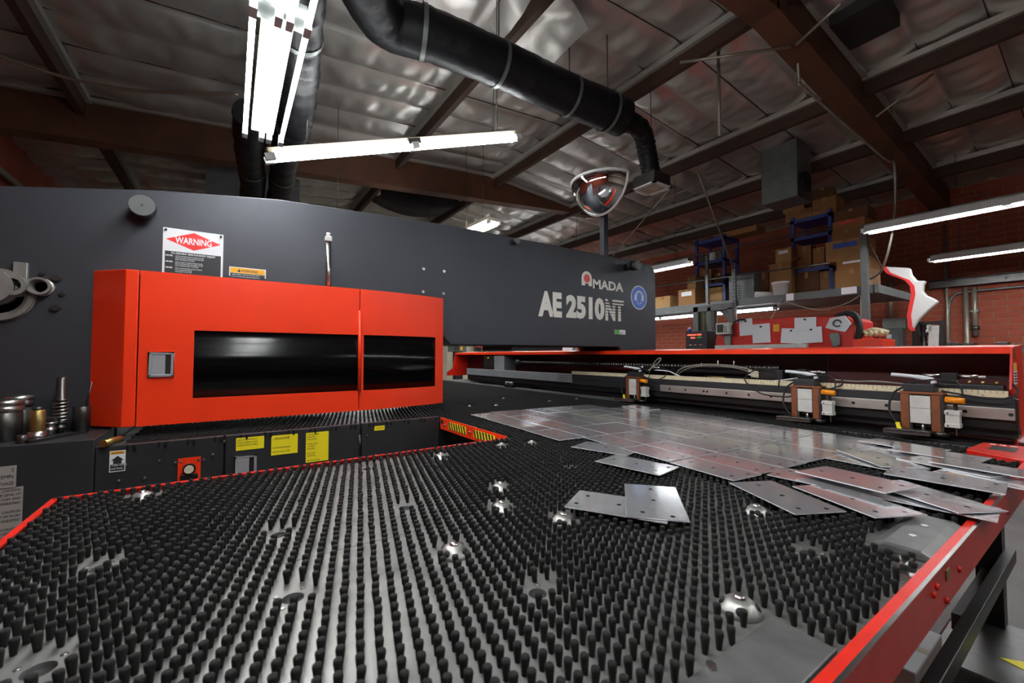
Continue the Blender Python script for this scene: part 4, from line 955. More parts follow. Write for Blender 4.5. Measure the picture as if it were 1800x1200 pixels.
# plenum box, roof vent, foil flap, dark tarp
pl_ = thing('duct_plenum', 'galvanised sheet metal duct box hanging above the cardboard boxes', 'duct', (-2.9, 7.15, 3.65))
MB().box(-3.16, -2.66, 6.9, 7.4, 3.66, zr(7.2) - .03).build('sheet_box', M['galv'], pl_, .004)
MB().cyl((-2.66, 7.15, 3.92), (-2.62, 7.15, 3.92), .15, n=24).build('round_outlet', M['rubber'], pl_)
q = onz(1520, 55, 4.5)
vt_ = thing('roof_vent', 'black rectangular opening in the foil beside the heavy roof beam', 'vent', (q.x, q.y, 4.45))
MB().box(q.x - .2, q.x + .2, q.y - .28, q.y + .28, zr(q.y) - .18, zr(q.y) + .02).build('vent_opening', M['rubber'], vt_)
def flap(label, pts, m='foilstrip', amp=.03, name='foil_flap', nn=14):
    """bilinear sheet through four corners with folds, slightly thick"""
    a, b, c_, d = [Vector(p) for p in pts]; m_ = MB(); N = nn; nrm = (b - a).cross(d - a).normalized(); g = []
    for t in (0, .004):
        for i in range(N + 1):
            for j in range(N + 1):
                u, v = i / N, j / N
                p = a * (1 - u) * (1 - v) + b * u * (1 - v) + c_ * u * v + d * (1 - u) * v
                p = p + nrm * (amp * (noise.noise(p * 2.2) * 1.6 + .5 * noise.noise(p * 6)) + t)
                g.append(p)
    k = (N + 1) ** 2
    fs = []
    for i in range(N):
        for j in range(N):
            q_ = (i * (N + 1) + j, (i + 1) * (N + 1) + j, (i + 1) * (N + 1) + j + 1, i * (N + 1) + j + 1); fs += [q_, tuple(x + k for x in q_[::-1])]
    m_.add(g, fs, True)
    return tag(m_.build(name, M[m]), label, 'insulation' if m == 'foilstrip' else 'cover')
q = onz(930, 70, 4.3)
flap('loose crumpled foil sheet drooping beside the black duct', [(q.x - .35, q.y - .25, zr(q.y) - .04), (q.x + .45, q.y - .25, zr(q.y) - .04), (q.x + .35, q.y + .4, 4.32), (q.x - .45, q.y + .35, 4.25)], amp=.06)
ta, tb_ = onx(668, 322, -8.2), onx(825, 350, -8.2)
tp = MB(); pts = []
for i in range(17):
    u = i / 16; top = ta.lerp(tb_, u); sag = .28 * math.sin(math.pi * u) ** .7
    pts.append((top, top - Vector((0, 0, sag + .02))))
for o_ in (0, -.9):
    pass
vs_ = [p[0] + Vector((dx, 0, 0)) for p in pts for dx in (0,)] + [p[1] for p in pts] + [p[1] + Vector((-.9, 0, .02)) for p in pts] + [p[0] + Vector((-.9, 0, 0)) for p in pts]
n = 17
tp.add(vs_, [(r * n + i, r * n + i + 1, (r + 1) * n + i + 1, (r + 1) * n + i) for r in range(3) for i in range(n - 1)], True)
tag(tp.build('sagging_tarp', M['rubber']), 'black tarp sagging below the long roof beam behind the press', 'tarp')
struct(MB().box(-9.3, -7.6, -.35, .9, 2.2, 4.2).build('wall_partition', M['greysteel']), 'grey upper partition behind the press')
lp = thing('wall_pipe', 'round pipe fixed along the brick wall behind the press', 'pipe', (-6, YL + .1, 3.5))
MB().cyl((-14, YL + .1, 3.58), (-3, YL + .1, 3.58), .04, n=12).build('pipe', M['conduit'], lp)
MB().cyl((-14, YL + .06, 3.2), (-3, YL + .06, 3.2), .02, n=10).build('thin_pipe', M['conduit'], lp)
# ================================================================== STORAGE PLATFORM AND BOXES
ZP = 2.30
pf = thing('storage_platform', 'grey steel storage platform loaded with cardboard boxes', 'platform', (-4.6, 8.7, 0))
MB().box(-8.45, -1.97, 7.55, 9.9, ZP - .03, ZP).build('deck', M['greysteel'], pf)
MB().box(-8.45, -1.97, 7.52, 7.58, ZP - .12, ZP).build('front_beam', M['greysteel'], pf, .004)
MB().box(-1.99, -1.93, 7.52, 9.9, ZP - .12, ZP).build('side_beam', M['greysteel'], pf, .004)
for xx, yy, h in ((-2.0, 9.8, ZP - .03), (-8.3, 7.65, ZP - .03), (-8.3, 9.8, ZP - .03)):
    MB().box(xx - .04, xx + .04, yy - .04, yy + .04, 0, h).build('post', M['greysteel'], pf, .004)
MB().box(-2.16, -2.12, 7.6, 7.64, 0, ZP).build('post', M['conduit'], pf)
cpo = thing('corner_post', 'tall grey post at the platform corner in front of the carton stack', 'post', (-2.06, 7.48, 0))
MB().box(-2.1, -2.02, 7.44, 7.515, 0, 3.15).build('post_tube', M['greysteel'], cpo, .004); MB().box(-2.13, -1.99, 7.42, 7.515, 0, .012).build('foot_plate', M['greysteel'], cpo)
gr_ = thing('guard_rail', 'slotted post and thin guard rails along the front of the platform', 'railing', (-4.5, 7.49, 0))
q = ony(1291, 500, 7.5); q2 = ony(1291, 462, 7.5)
sp_ = MB().box(q.x - .03, q.x + .03, 7.47, 7.515, 0, q2.z).build('slotted_post', M['greysteel'], gr_)
for i in range(22): MB().box(q.x - .008, q.x + .008, 7.466, 7.47, 1.55 + i * .065, 1.585 + i * .065).build('slot', M['rubber'], sp_)
q = ony(1243, 470, 7.5); MB().box(q.x - .025, q.x + .025, 7.475, 7.515, ZP - .1, ony(1243, 450, 7.5).z).build('rail_post', M['greysteel'], gr_)
for (xa, ya, xb, yb_) in ((1150, 463, 1460, 400), (1150, 504, 1460, 462)):
    MB().cyl(ony(xa, ya, 7.5), ony(xb, yb_, 7.5), .014, n=8).build('guard_rail', M['dsteel'], gr_)
MB().box(ony(1478, 500, 7.5).x, ony(1505, 500, 7.5).x, 7.512, 7.52, ZP - .1, ZP - .0).build('paper_tag', M['paper'], pf)
MB().box(ony(1381, 512, 7.5).x, ony(1394, 512, 7.5).x, 7.512, 7.52, ZP - .115, ZP + .0).build('paper_tag', M['paper'], pf)
hose([ony(1373, 526, 7.5), ony(1370, 536, 7.5), ony(1355, 560, 7.4)], .008, 'cable', pf, 'cable')
hose([ony(1380, 530, 7.5), ony(1440, 545, 7.5), ony(1490, 532, 7.5), ony(1518, 514, 7.5)], .008, 'cable', pf, 'cable')
def shelfunit(x0, x1, ytop, label, levels, Y0=8.15, dep=.55):
    a = ony(x0, 450, Y0).x; b = ony(x1, 450, Y0).x; zt_ = ony((x0 + x1) / 2, ytop, Y0).z
    t = thing('shelf_unit', label, 'shelf', ((a + b) / 2, Y0 + dep / 2, ZP))
    for xx in (a, b - .05):
        for yy in (Y0, Y0 + dep - .05): MB().box(xx, xx + .05, yy, yy + .05, ZP, zt_).build('upright', M['blueshelf'], t)
    zs = []
    for l in levels:
        z = ony((x0 + x1) / 2, l, Y0).z; zs.append(z)
        MB().box(a, b, Y0, Y0 + dep, z - .06, z).build('shelf', M['blueshelf'], t)
    return zs
zsR = shelfunit(1391, 1463, 374, 'tall blue steel shelf unit below the topmost cardboard boxes', (380, 412, 470))
zsL = shelfunit(1222, 1274, 416, 'blue steel shelf unit behind the slotted platform post', (420, 458, 498))
def cbox(x0, y0, x1, y1, Y, label, m='card', z0=None, dep=.35, rot=0, flaps=False, group=None, tape=None):
    a = ony(x0, (y0 + y1) / 2, Y); b = ony(x1, (y0 + y1) / 2, Y); zt_ = ony((x0 + x1) / 2, y0, Y).z; zb_ = ony((x0 + x1) / 2, y1, Y).z if z0 is None else z0
    w_ = b.x - a.x; h_ = max(.05, zt_ - zb_); cx = (a.x + b.x) / 2
    t = thing('cardboard_box', label, 'box', (cx, Y + dep / 2, zb_), group)
    MB().box(a.x, b.x, Y, Y + dep, zb_, zb_ + h_).build('carton', M[m], t, .004)
    MB().box(cx - .025, cx + .025, Y - .0015, Y + dep + .0015, zb_ + h_ * .75, zb_ + h_ + .0015).build('packing_tape', M['card2' if m != 'card2' else 'card'], t)
    if tape: MB().box(a.x + w_ * .2, b.x - w_ * .2, Y - .003, Y - .0015, zb_ + h_ * .62, zb_ + h_ * .85).build('printed_label', M[tape], t)
    if flaps:
        for sg_, xx in ((-1, a.x), (1, b.x)):
            MB().beam((xx, Y + .0, zb_ + h_), (xx + sg_ * .1, Y, zb_ + h_ + .05), .01, .01).build('flap_edge', M[m], t)
            MB().prism([(xx, zb_ + h_), (xx + sg_ * .11, zb_ + h_ + .05), (xx + sg_ * .11, zb_ + h_ + .056), (xx, zb_ + h_ + .008)], Y, Y + dep, 'Y').build('flap', M[m], t)
    if rot: t.rotation_euler = (0, 0, rot)
    return zb_ + h_
tz = zsR[0]
t1 = cbox(1428, 347, 1470, 378, 8.2, 'large carton on top of the tall blue shelf', 'card', tz)
cbox(1423, 331, 1460, 349, 8.22, 'carton tilted on the highest stack', 'card3', t1, rot=.2)
t1 = cbox(1381, 369, 1428, 386, 8.2, 'long flat carton on the tall blue shelf', 'card', tz)
cbox(1376, 361, 1414, 370, 8.22, 'flat carton lying on the long flat one', 'card2', t1)
cbox(1403, 432, 1426, 470, 8.2, 'narrow upright carton on the middle blue shelf', 'card', zsR[2], .25)
cbox(1429, 435, 1449, 470, 8.22, 'smaller upright carton beside the narrow one', 'card', zsR[2], .25)
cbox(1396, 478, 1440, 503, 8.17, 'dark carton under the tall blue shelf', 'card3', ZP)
cbox(1441, 476, 1463, 503, 8.17, 'brown carton in the corner under the tall blue shelf', 'card', ZP)
t1 = cbox(1468, 472, 1528, 500, 7.75, 'wide carton at the platform corner post, lowest of its stack', 'card', ZP, .5)
t2 = cbox(1470, 455, 1530, 480, 7.78, 'tied carton lying on the lowest carton by the corner post', 'card', t1, .45, tape='paper')
t3 = cbox(1451, 420, 1522, 455, 7.8, 'big carton with a blue printed label', 'card2', t2, .45, tape='bluepaint', group=None)
t4 = cbox(1462, 402, 1514, 424, 8.0, 'carton above the blue-labelled one', 'card', t3, .4)
t5 = cbox(1463, 385, 1520, 402, 8.0, 'flat carton with a red label high on the stack', 'card', t4, .4, tape='signred')
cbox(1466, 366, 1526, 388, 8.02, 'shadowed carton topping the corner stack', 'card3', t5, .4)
t1 = cbox(1352, 462, 1391, 507, 7.97, 'open carton behind the white bucket', 'card', ZP, .16, flaps=True)
cbox(1363, 436, 1391, 463, 7.99, 'pale carton standing on the open carton', 'card2', t1, .14, tape='paper')
cbox(1334, 478, 1350, 507, 7.95, 'thin brown carton standing behind the white roll', 'card3', ZP, .3)
cbox(1266, 402, 1330, 420, 8.3, 'cartons side shadowed on the smaller blue shelf', 'card', zsL[0], .35)
cbox(1226, 474, 1250, 496, 8.2, 'orange-brown carton on the lower blue shelf', 'card', zsL[2], .3)
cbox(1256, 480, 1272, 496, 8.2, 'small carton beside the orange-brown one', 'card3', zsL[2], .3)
cbox(1244, 505, 1270, 524, 8.2, 'pale carton under the smaller blue shelf', 'card2', ZP, .3)
cbox(1208, 485, 1223, 506, 7.9, 'pale carton standing on the loose carton', 'card2', cbox(1192, 508, 1222, 530, 7.85, 'loose carton with torn label left of the blue shelf', 'card', ZP, .35, tape='paper'), .3)
cbox(1152, 521, 1178, 534, 7.8, 'low carton near the end of the press frame', 'card2', ZP, .3)
# supplies on the small shelf
for i, (x, m) in enumerate(((1229, 'greysteel'), (1246, 'whiteplastic'), (1261, 'greysteel'))):
    a = ony(x, 440, 8.25); t = thing('supply_tin', ('grey tin on the blue shelf, next to the upright', 'white canister on the blue shelf between grey tins', 'grey tin on the blue shelf beside the white canister')[i], 'tin', (a.x, 8.4, zsL[1]))
    MB().lathe([(.06, 0), (.07, .01), (.07, .2), (.06, .21), (.02, .215)], (a.x, 8.4, zsL[1]), 16).build('can', M[m], t)
    MB().cyl((a.x, 8.4, zsL[1] + .215), (a.x, 8.4, zsL[1] + .23), .03, n=12).build('lid', M['dsteel'], t)
a = ony(1374, 495, 7.75); bk_ = thing('bucket', 'white plastic bucket standing on the platform edge', 'bucket', (a.x, 7.70, ZP))
MB().lathe([(.10, 0), (.125, .20), (.132, .20), (.132, .235), (.118, .235), (.1, .05)], (a.x, 7.70, ZP), 24).build('pail', M['whitepaint'], bk_)
MB().tubep([(a.x + .132 * math.cos(t), 7.70 - .132 * math.sin(t) * .4, ZP + .22 - .12 * math.sin(t)) for t in np.linspace(0, math.pi, 14)], .003, 6).build('handle', M['dsteel'], bk_)
a0, a1 = ony(1326, 506, 7.7), ony(1358, 502, 7.7)
tag(MB().cyl((a0.x, 7.72, ZP + .07), (a1.x, 7.8, ZP + .05), .06, .045, 16).build('paper_roll', M['clampwhite']), 'white rolled sheet lying beside the bucket', 'roll')
a = ony(1281, 490, 7.7); b = ony(1325, 490, 7.7)
dc = thing('drawer_cabinet', 'grey perforated metal drawer case on the platform', 'cabinet', ((a.x + b.x) / 2, 7.9, ZP))
MB().box(a.x, b.x, 7.7, 8.05, ZP, ony(1300, 484, 7.7).z).build('case', M['greysteel'], dc, .004)
for i in range(3):
    for j in range(6): MB().box(a.x + .05 + i * .06, a.x + .09 + i * .06, 7.694, 7.7, ZP + .03 + j * .045, ZP + .05 + j * .045).build('slot', M['rubber'], dc)
a, b = ony(1282, 483, 7.65), ony(1320, 479, 7.65)
tag(MB().cyl((a.x, 7.85, ony(1300, 484, 7.7).z + .035), (b.x, 7.85, ony(1300, 484, 7.7).z + .035), .035, n=14).build('metal_canister', M['galv']), 'grey metal canister lying on the drawer case', 'canister')
# ================================================================== BACK OF THE HALL
YR = 6.2
rm = thing('press_brake', 'red machine covered with taped-up white papers behind the carriage', 'machine', (-2.7, 6.6, 0))
L_ = [ony(1258, 600, YR), ony(1262, 582, YR), ony(1275, 570, YR), ony(1330, 562, YR), ony(1400, 557, YR), ony(1490, 556, YR), ony(1500, 562, YR), ony(1502, 600, YR)]
MB().prism([(L_[0].x, 0)] + [(p.x, p.z) for p in L_] + [(L_[-1].x, 0)], YR, YR + .7, 'Y').build('ram', M['rimred'], rm, .01)
a, b = ony(1502, 596, YR), ony(1552, 596, YR)
MB().box(a.x, b.x, YR - .05, YR + .45, 0, a.z).build('side_housing', M['red'], rm, .006)
for (x0, y0, x1, y1) in ((1272, 587, 1285, 612), (1458, 585, 1477, 609)):
    a = ony(x0, y0, YR - .03); b = ony(x1, y1, YR - .03); w_ = b.x - a.x
    MB().prism([(a.x + w_ * .15, a.z), (b.x - w_ * .15, a.z), (b.x, a.z - .03), (b.x, b.z + .02), (b.x - w_ * .3, b.z), (a.x + w_ * .3, b.z), (a.x, a.z - .03)], YR - .04, YR, 'Y').build('side_bracket', M['galv'], rm, .004)
a = ony(1359, 570, YR); b = ony(1370, 582, YR); MB().box(a.x, b.x, YR - .003, YR, b.z, a.z).build('amber_label', M['yellowdark'], rm)
MB().tubep(bez([ony(1290, 592, YR - .05), ony(1288, 572, YR - .05), ony(1296, 563, YR - .05), ony(1310, 561, YR - .04)], 6), .012, 8).build('hose', M['rubber'], rm)
MB().tubep(bez([ony(1468, 558, YR + .2), ony(1490, 550, YR + .2), ony(1505, 556, YR + .1), ony(1511, 575, YR), ony(1508, 596, YR)], 6), .035, 10).build('hose', M['rubber'], rm)
for x0, y0, x1, y1 in ((1259, 607, 1420, 611),): 
    a, b = ony(x0, y0, YR - .02), ony(x1, y1, YR - .02); MB().box(a.x, b.x, YR - .06, YR, b.z, a.z).build('white_ledge', M['clampwhite'], rm)
PPL = ['creased white paper hanging near the hose on the red machine', 'white sheet overlapping the creased paper on the red machine', 'uppermost white drawing sheet taped on the red machine', 'white drawing sheet hanging askew below the uppermost one', 'white drawing sheet beside the askew one, under the black clip']
for i, (x0, y0, x1, y1, r_) in enumerate(((1300, 561, 1324, 589, .06), (1323, 570, 1355, 602, .03), (1397, 559, 1436, 581, -.02), (1374, 578, 1411, 603, -.08), (1408, 576, 1447, 602, .05))):
    a = ony(x0, y0, YR); b = ony(x1, y1, YR); cx, cz = (a.x + b.x) / 2, (a.z + b.z) / 2; w_, h_ = (b.x - a.x) / 2, (a.z - b.z) / 2
    t = thing('paper_sheet', PPL[i], 'paper', (cx, YR - .004 - i * .003, cz))
    m_ = MB(); g = []
    for u in range(7):
        for v in range(7):
            xx = -1 + 2 * u / 6; zz = -1 + 2 * v / 6
            g.append((cx + xx * w_ * math.cos(r_) - zz * h_ * math.sin(r_), YR - .008 - i * .003 - .012 * (1 - v / 6) * (.6 + .5 * math.sin(xx * 3 + i)), cz + zz * h_ * math.cos(r_) + xx * w_ * math.sin(r_)))
    m_.add(g, [(u * 7 + v, (u + 1) * 7 + v, (u + 1) * 7 + v + 1, u * 7 + v + 1) for u in range(6) for v in range(6)], True)
    m_.build('sheet', M['paper'], t)
    MB().cyl((cx, YR - .035, cz + h_ * .7), (cx, YR - .005, cz + h_ * .7), .012, n=10).build('magnet', M['black'], t)
a = ony(1452, 557, YR); b = ony(1498, 583, YR)
tpd = thing('tool_pouch', 'torn white pad with a black clip at the end of the red machine', 'pad', ((a.x + b.x) / 2, YR - .02, b.z))
MB().prism([(a.x, b.z + .06), (a.x + .05, a.z - .02), (b.x - .06, a.z), (b.x, b.z + .1), (b.x - .04, b.z + .03), (a.x + .2, b.z), (a.x + .06, b.z + .04)], YR - .03, YR - .012, 'Y').build('pad', M['paper'], tpd)
q = ony(1472, 568, YR - .03); MB().tubep([(q.x + .04 * math.cos(t), YR - .04, q.z + .04 * math.sin(t)) for t in np.linspace(0, 5.5, 14)], .009, 7).build('clip', M['dsteel'], tpd)
a, b = ony(1258, 568, YR - .12), ony(1281, 587, YR - .12)
dsp = thing('readout_display', 'small white-framed readout on the corner of the red machine', 'display', ((a.x + b.x) / 2, YR - .1, b.z))
MB().box(a.x, b.x, YR - .12, YR - .0, b.z, a.z).build('case', M['clampwhite'], dsp, .006)
MB().box(a.x + .02, b.x - .08, YR - .123, YR - .12, b.z + .03, a.z - .025).build('screen', M['screen'], dsp)
for i in range(6): MB().box(b.x - .065 + (i % 2) * .025, b.x - .05 + (i % 2) * .025, YR - .124, YR - .12, b.z + .03 + (i // 2) * .035, b.z + .05 + (i // 2) * .035).build('key', M['dsteel'], dsp)
# gloves on the side housing
a = ony(1528, 596, YR) + Vector((0, 0, .03)); gl = MB()
for i in range(4): gl.tubep(bez([(a.x - .1 + i * .05, YR + .15, a.z + .015), (a.x - .06 + i * .05, YR + .06, a.z + .05 + .01 * (i % 2)), (a.x - .02 + i * .045, YR - .0, a.z + .02)], 5), .022, 8)
gl.tubep(bez([(a.x - .12, YR + .2, a.z + .035), (a.x, YR + .18, a.z + .07), (a.x + .12, YR + .2, a.z + .03)], 6), .045, 10)
tag(gl.build('work_gloves', M['cloth']), 'cream work gloves crumpled on the red side housing', 'gloves')
# red rag tied on the slotted post
a = ony(1288, 553, 7.45); rg_ = MB()
for i in range(5): rg_.tubep(bez([(a.x + .02 * math.sin(i * 2), 7.44, a.z + .11 - .02 * i), (a.x + .05 * math.cos(i * 1.7), 7.40, a.z + .02), (a.x + .04 * math.sin(i), 7.43, a.z - .1 + .02 * i)], 5), .024, 7)
tag(rg_.build('red_rag', M['signred']), 'red rag knotted on the slotted platform post', 'rag')
# console, gantry and curtain
a, b = ony(1205, 583, 6.5), ony(1243, 612, 6.5)
cs = thing('control_console', 'dark grey control console with red readouts behind the press', 'console', ((a.x + b.x) / 2, 6.7, 0))
MB().box(a.x, b.x, 6.5, 6.85, 0, a.z).build('cabinet', M['panel'], cs, .006)
for i, (u, v, m) in enumerate(((.1, .8, 'led'), (.3, .8, 'led'), (.55, .8, 'led'), (.25, .6, 'led'), (.55, .62, 'green'))):
    xx = a.x + (b.x - a.x) * u; zz = a.z - .27 + .25 * v; MB().box(xx, xx + .08, 6.494, 6.5, zz, zz + .022).build('readout', M[m], cs)
for i in range(7): MB().cyl((a.x + .05 + i * .045, 6.488, a.z - .23), (a.x + .05 + i * .045, 6.5, a.z - .23), .011, n=8).build('push_button', M['whiteplastic' if i % 2 else 'signred'], cs)
q = ony(1211, 580, 6.6); bt = thing('spray_bottle', 'small bottle with a blue collar standing on the console', 'bottle', (q.x, 6.62, a.z))
MB().lathe([(.03, 0), (.032, .03), (.03, .05)], (q.x, 6.62, a.z), 14).build('bottle_body', M['bluepaint'], bt); MB().lathe([(.03, .05), (.022, .075), (.01, .085)], (q.x, 6.62, a.z), 14).build('bottle_cap', M['whiteplastic'], bt)
gt = thing('steel_gantry', 'grey steel hoist frame standing before the brick wall', 'frame', (-4.6, 7.0, 0))
for x0, x1 in ((1218, 1227), (1243, 1250), (1279, 1287)):
    a, b = ony(x0, 560, 7.0), ony(x1, 560, 7.0); MB().box(a.x, b.x, 7.0, 7.1, 0, ony(x0, 540, 7.0).z).build('post', M['greysteel'], gt, .004)
a, b = ony(1218, 536, 7.0), ony(1287, 545, 7.0); MB().box(a.x, b.x, 7.0, 7.1, b.z + .02, a.z - .02).build('top_beam', M['greysteel'], gt, .004)
a, b = ony(1262, 545, 7.0), ony(1281, 560, 7.0); MB().prism([(a.x, a.z), (b.x, a.z), (b.x, b.z - .05)], 7.03, 7.07, 'Y').build('gusset', M['greysteel'], gt)
a, b = ony(1228, 545, 7.3), ony(1262, 545, 7.3)
fl = MB(); n = 26; vs = []
for zz in (0.02, a.z):
    for i in range(n + 1): vs.append((a.x + (b.x - a.x) * i / n, 7.3 + .035 * math.sin(i * 1.4), zz))
fl.add(vs, [(i, i + 1, n + 2 + i, n + 1 + i) for i in range(n)], True)
cu_ = tag(fl.build('canvas_curtain', M['olive']), 'olive canvas curtain hanging behind the grey hoist frame', 'curtain')
# electric box and pipes on the brick wall
a, b = ony(1561, 577, 10.2), ony(1588, 640, 10.2)
eb = thing('electric_box', 'grey electric switch box on the brick wall', 'electric box', ((a.x + b.x) / 2, 10.3, b.z))
MB().box(a.x, b.x, 10.2, YB - .012, b.z, a.z).build('enclosure', M['greysteel'], eb, .006)
MB().box(a.x + .05, b.x - .04, 10.185, 10.2, b.z + .05, a.z - .12).build('door', M['greysteel'], eb, .004)
a2, b2 = ony(1551, 560, 10.3), ony(1592, 577, 10.3); MB().box(a2.x, b2.x, 10.3, YB - .012, b2.z, a2.z).build('back_plate', M['galv'], eb)
q = ony(1564, 591, 10.19); MB().lathe([(.07, 0), (.07, .004)], n=18, M4=Matrix.Translation((q.x, 10.2, q.z)) @ Matrix.Rotation(math.pi / 2, 4, 'X') @ Matrix.Diagonal((1, .55, 1, 1))).build('oval_label', M['signwhite'], eb)
MB().cyl((ony(1566, 560, 10.3).x, 10.34, a2.z), (ony(1566, 560, 10.3).x, 10.34, 2.7), .03, n=10).build('conduit', M['conduit'], eb)
WP = ['straight pipe on the brick wall, next to the bent conduit', 'pipe on the brick wall below the black rail, reaching the floor', 'short pipe with a valve end on the brick wall']
for i, (x, y0, y1) in enumerate(((1660, 395, 900), (1697, 505, 900), (1712, 505, 590))):
    p0 = ony(x, y0, YB - .06); p1 = ony(x, y1, YB - .06)
    t = thing('wall_pipe', WP[i], 'pipe', (p0.x, YB - .06, max(0, p1.z)))
    MB().cyl((p0.x, YB - .06, max(0, p1.z)), (p0.x, YB - .06, p0.z), .035 if i else .022, n=10).build('pipe', M['conduit'], t)
    MB().cyl((p0.x, YB - .06, max(.03, p1.z) + .1), (p0.x, YB - .06, max(.03, p1.z) + .16), .05, n=10).build('coupling', M['dsteel'], t)
    MB().box(p0.x - .05, p0.x + .05, YB - .1, YB, max(.6, p1.z + .4), max(.63, p1.z + .43)).build('wall_strap', M['galv'], t)
tubeobj('conduit', 'bent conduit curving along the brick wall beneath the black rail', 'pipe', [ony(1664, 604, YB - .05), ony(1668, 590, YB - .05), ony(1668, 540, YB - .05), ony(1676, 520, YB - .05), ony(1700, 513, YB - .05), ony(1830, 500, YB - .05)], .02, 'galv')
a, b = ony(1633, 507, YB - .1), ony(1830, 481, YB - .1)
wr_ = thing('wall_rail', 'black steel rail bolted along the brick wall', 'rail', ((a.x + b.x) / 2, YB - .1, a.z))
zc_ = (a.z + ony(1633, 497, YB - .1).z) / 2
MB().box(a.x, b.x + .5, YB - .12, YB - .006, zc_ - .06, zc_ + .06).build('channel', M['dsteel'], wr_, .004)
MB().box(a.x, b.x + .5, YB - .16, YB - .006, zc_ + .06, zc_ + .075).build('top_flange', M['black'], wr_)
for i in range(6): MB().cyl((a.x + .2 + i * .35, YB - .128, zc_), (a.x + .2 + i * .35, YB - .12, zc_), .02, n=8).build('bolt', M['greysteel'], wr_)
# forklift mast
fm = thing('forklift_mast', 'black forklift mast standing below the white fender', 'machine', (-1.5, 8.0, 0))
for x0, x1 in ((1602, 1612), (1648, 1658)):
    a, b = ony(x0, 563, 8.0), ony(x1, 563, 8.0); MB().box(a.x, b.x, 8.0, 8.15, 0, a.z).build('mast_rail', M['black'], fm, .004)
for y in (566, 585, 603):
    a, b = ony(1602, y, 8.0), ony(1658, y, 8.0); MB().box(a.x, b.x, 8.03, 8.1, a.z - .04, a.z).build('cross_bar', M['black'], fm)
a, b = ony(1621, 570, 8.0), ony(1624, 612, 8.0); MB().cyl((a.x, 8.06, 0.3), (a.x, 8.06, a.z), .035, n=12).build('lift_cylinder', M['dsteel'], fm)
a, b = ony(1636, 572, 7.95), ony(1646, 612, 7.95); MB().beam((a.x, 7.97, b.z - .3), (a.x + .03, 7.97, a.z), .1, .02, (0, 1, 0)).build('side_plate', M['clampwhite'], fm)
for y in (574, 580): 
    a = ony(1634, y, 7.98); MB().cyl((a.x, 7.96, a.z), (a.x, 8.0, a.z), .03, n=10).build('roller', M['whiteplastic'], fm)
# white fender with red edge
YF = 7.72
def fpts(l): return [(ony(1450 + x / 4, 320 + y / 4, YF)) for x, y in l]
inner = [(390, 590), (430, 640), (500, 668), (560, 690), (595, 730), (603, 790), (588, 860), (572, 940), (582, 1020), (605, 1046)]
outer = [(650, 970), (720, 900), (796, 838), (760, 815), (712, 795), (684, 765), (690, 720), (706, 690), (640, 690), (605, 650), (590, 600)]
fd = thing('car_fender', 'white painted car fender with a red edge hung at the platform corner', 'car part', (-1.75, YF, 1.7))
P_ = fpts(inner + outer); m_ = MB(); n = len(P_)
cc = sum(P_, Vector()) / n
fr_v = [Vector((p.x, YF + .05, p.z)) for p in P_]; bk_v = [Vector((p.x, YF + .14, p.z)) for p in P_]
m_.prism([(p.x, p.z) for p in P_], YF + .03, YF + .12, 'Y')
m_.build('fender_panel', M['whitepaint'], fd, .02)
i_ = fpts(inner); j_ = fpts([(x + 30, y - 4) for x, y in inner])
m_ = MB(); k = len(i_)
vs = [(p.x, YF + .02, p.z) for p in i_] + [(p.x, YF + .02, p.z) for p in j_] + [(p.x, YF + .03, p.z) for p in i_] + [(p.x, YF + .03, p.z) for p in j_]
m_.add(vs, [(i, i + 1, k + i + 1, k + i) for i in range(k - 1)] + [(2 * k + i, 3 * k + i, 3 * k + i + 1, 2 * k + i + 1) for i in range(k - 1)] + [(i, 2 * k + i, 2 * k + i + 1, i + 1) for i in range(k - 1)] + [(k + i, k + i + 1, 3 * k + i + 1, 3 * k + i) for i in range(k - 1)])
m_.build('red_edge', M['signred'], fd)
q = ony(1550, 470, YF); MB().cyl((q.x, YF + .07, q.z - .02), (-2.03, 7.62, 2.9), .006, n=6).build('hanging_strap', M['conduit'], fd)
# low clutter along the wall at the right
CL_ = [('grey parts bin on the bench by the brick wall', 1662, 601, 1680, 'galv'), ('black tool case on the bench by the brick wall', 1686, 603, 1712, 'black'), ('brown carton on the bench by the brick wall', 1776, 604, 1796, 'card'), ('dark casting on the bench by the brick wall', 1750, 601, 1772, 'dsteel')]
wb = thing('work_bench', 'low steel bench along the brick wall', 'bench', (-.9, 8.6, 0))
zb_ = ony(1730, 611, 8.4).z
MB().box(-1.7, 1.2, 8.4, 9.0, zb_ - .05, zb_).build('bench_top', M['greysteel'], wb)
for xx in (-1.65, 1.1):
    for yy in (8.45, 8.9): MB().box(xx, xx + .05, yy, yy + .05, 0, zb_ - .05).build('leg', M['greysteel'], wb)
for i, (lb, x0, y0, x1, m) in enumerate(CL_):
    a, b = ony(x0, y0, 8.45), ony(x1, y0, 8.45); t = thing('tool_case' if i == 1 else 'parts_bin', lb, 'bin', ((a.x + b.x) / 2, 8.55, zb_))
    MB().prism([(a.x + .02, zb_), (b.x - .02, zb_), (b.x, zb_ + (a.z - zb_) * .7), (b.x, a.z), (a.x, a.z), (a.x, zb_ + (a.z - zb_) * .7)], 8.45, 8.7, 'Y').build('case', M[m], t, .006)
    MB().box(a.x + .03, b.x - .03, 8.44, 8.45, zb_ + .03, zb_ + .05).build('front_lip', M['dsteel'], t)
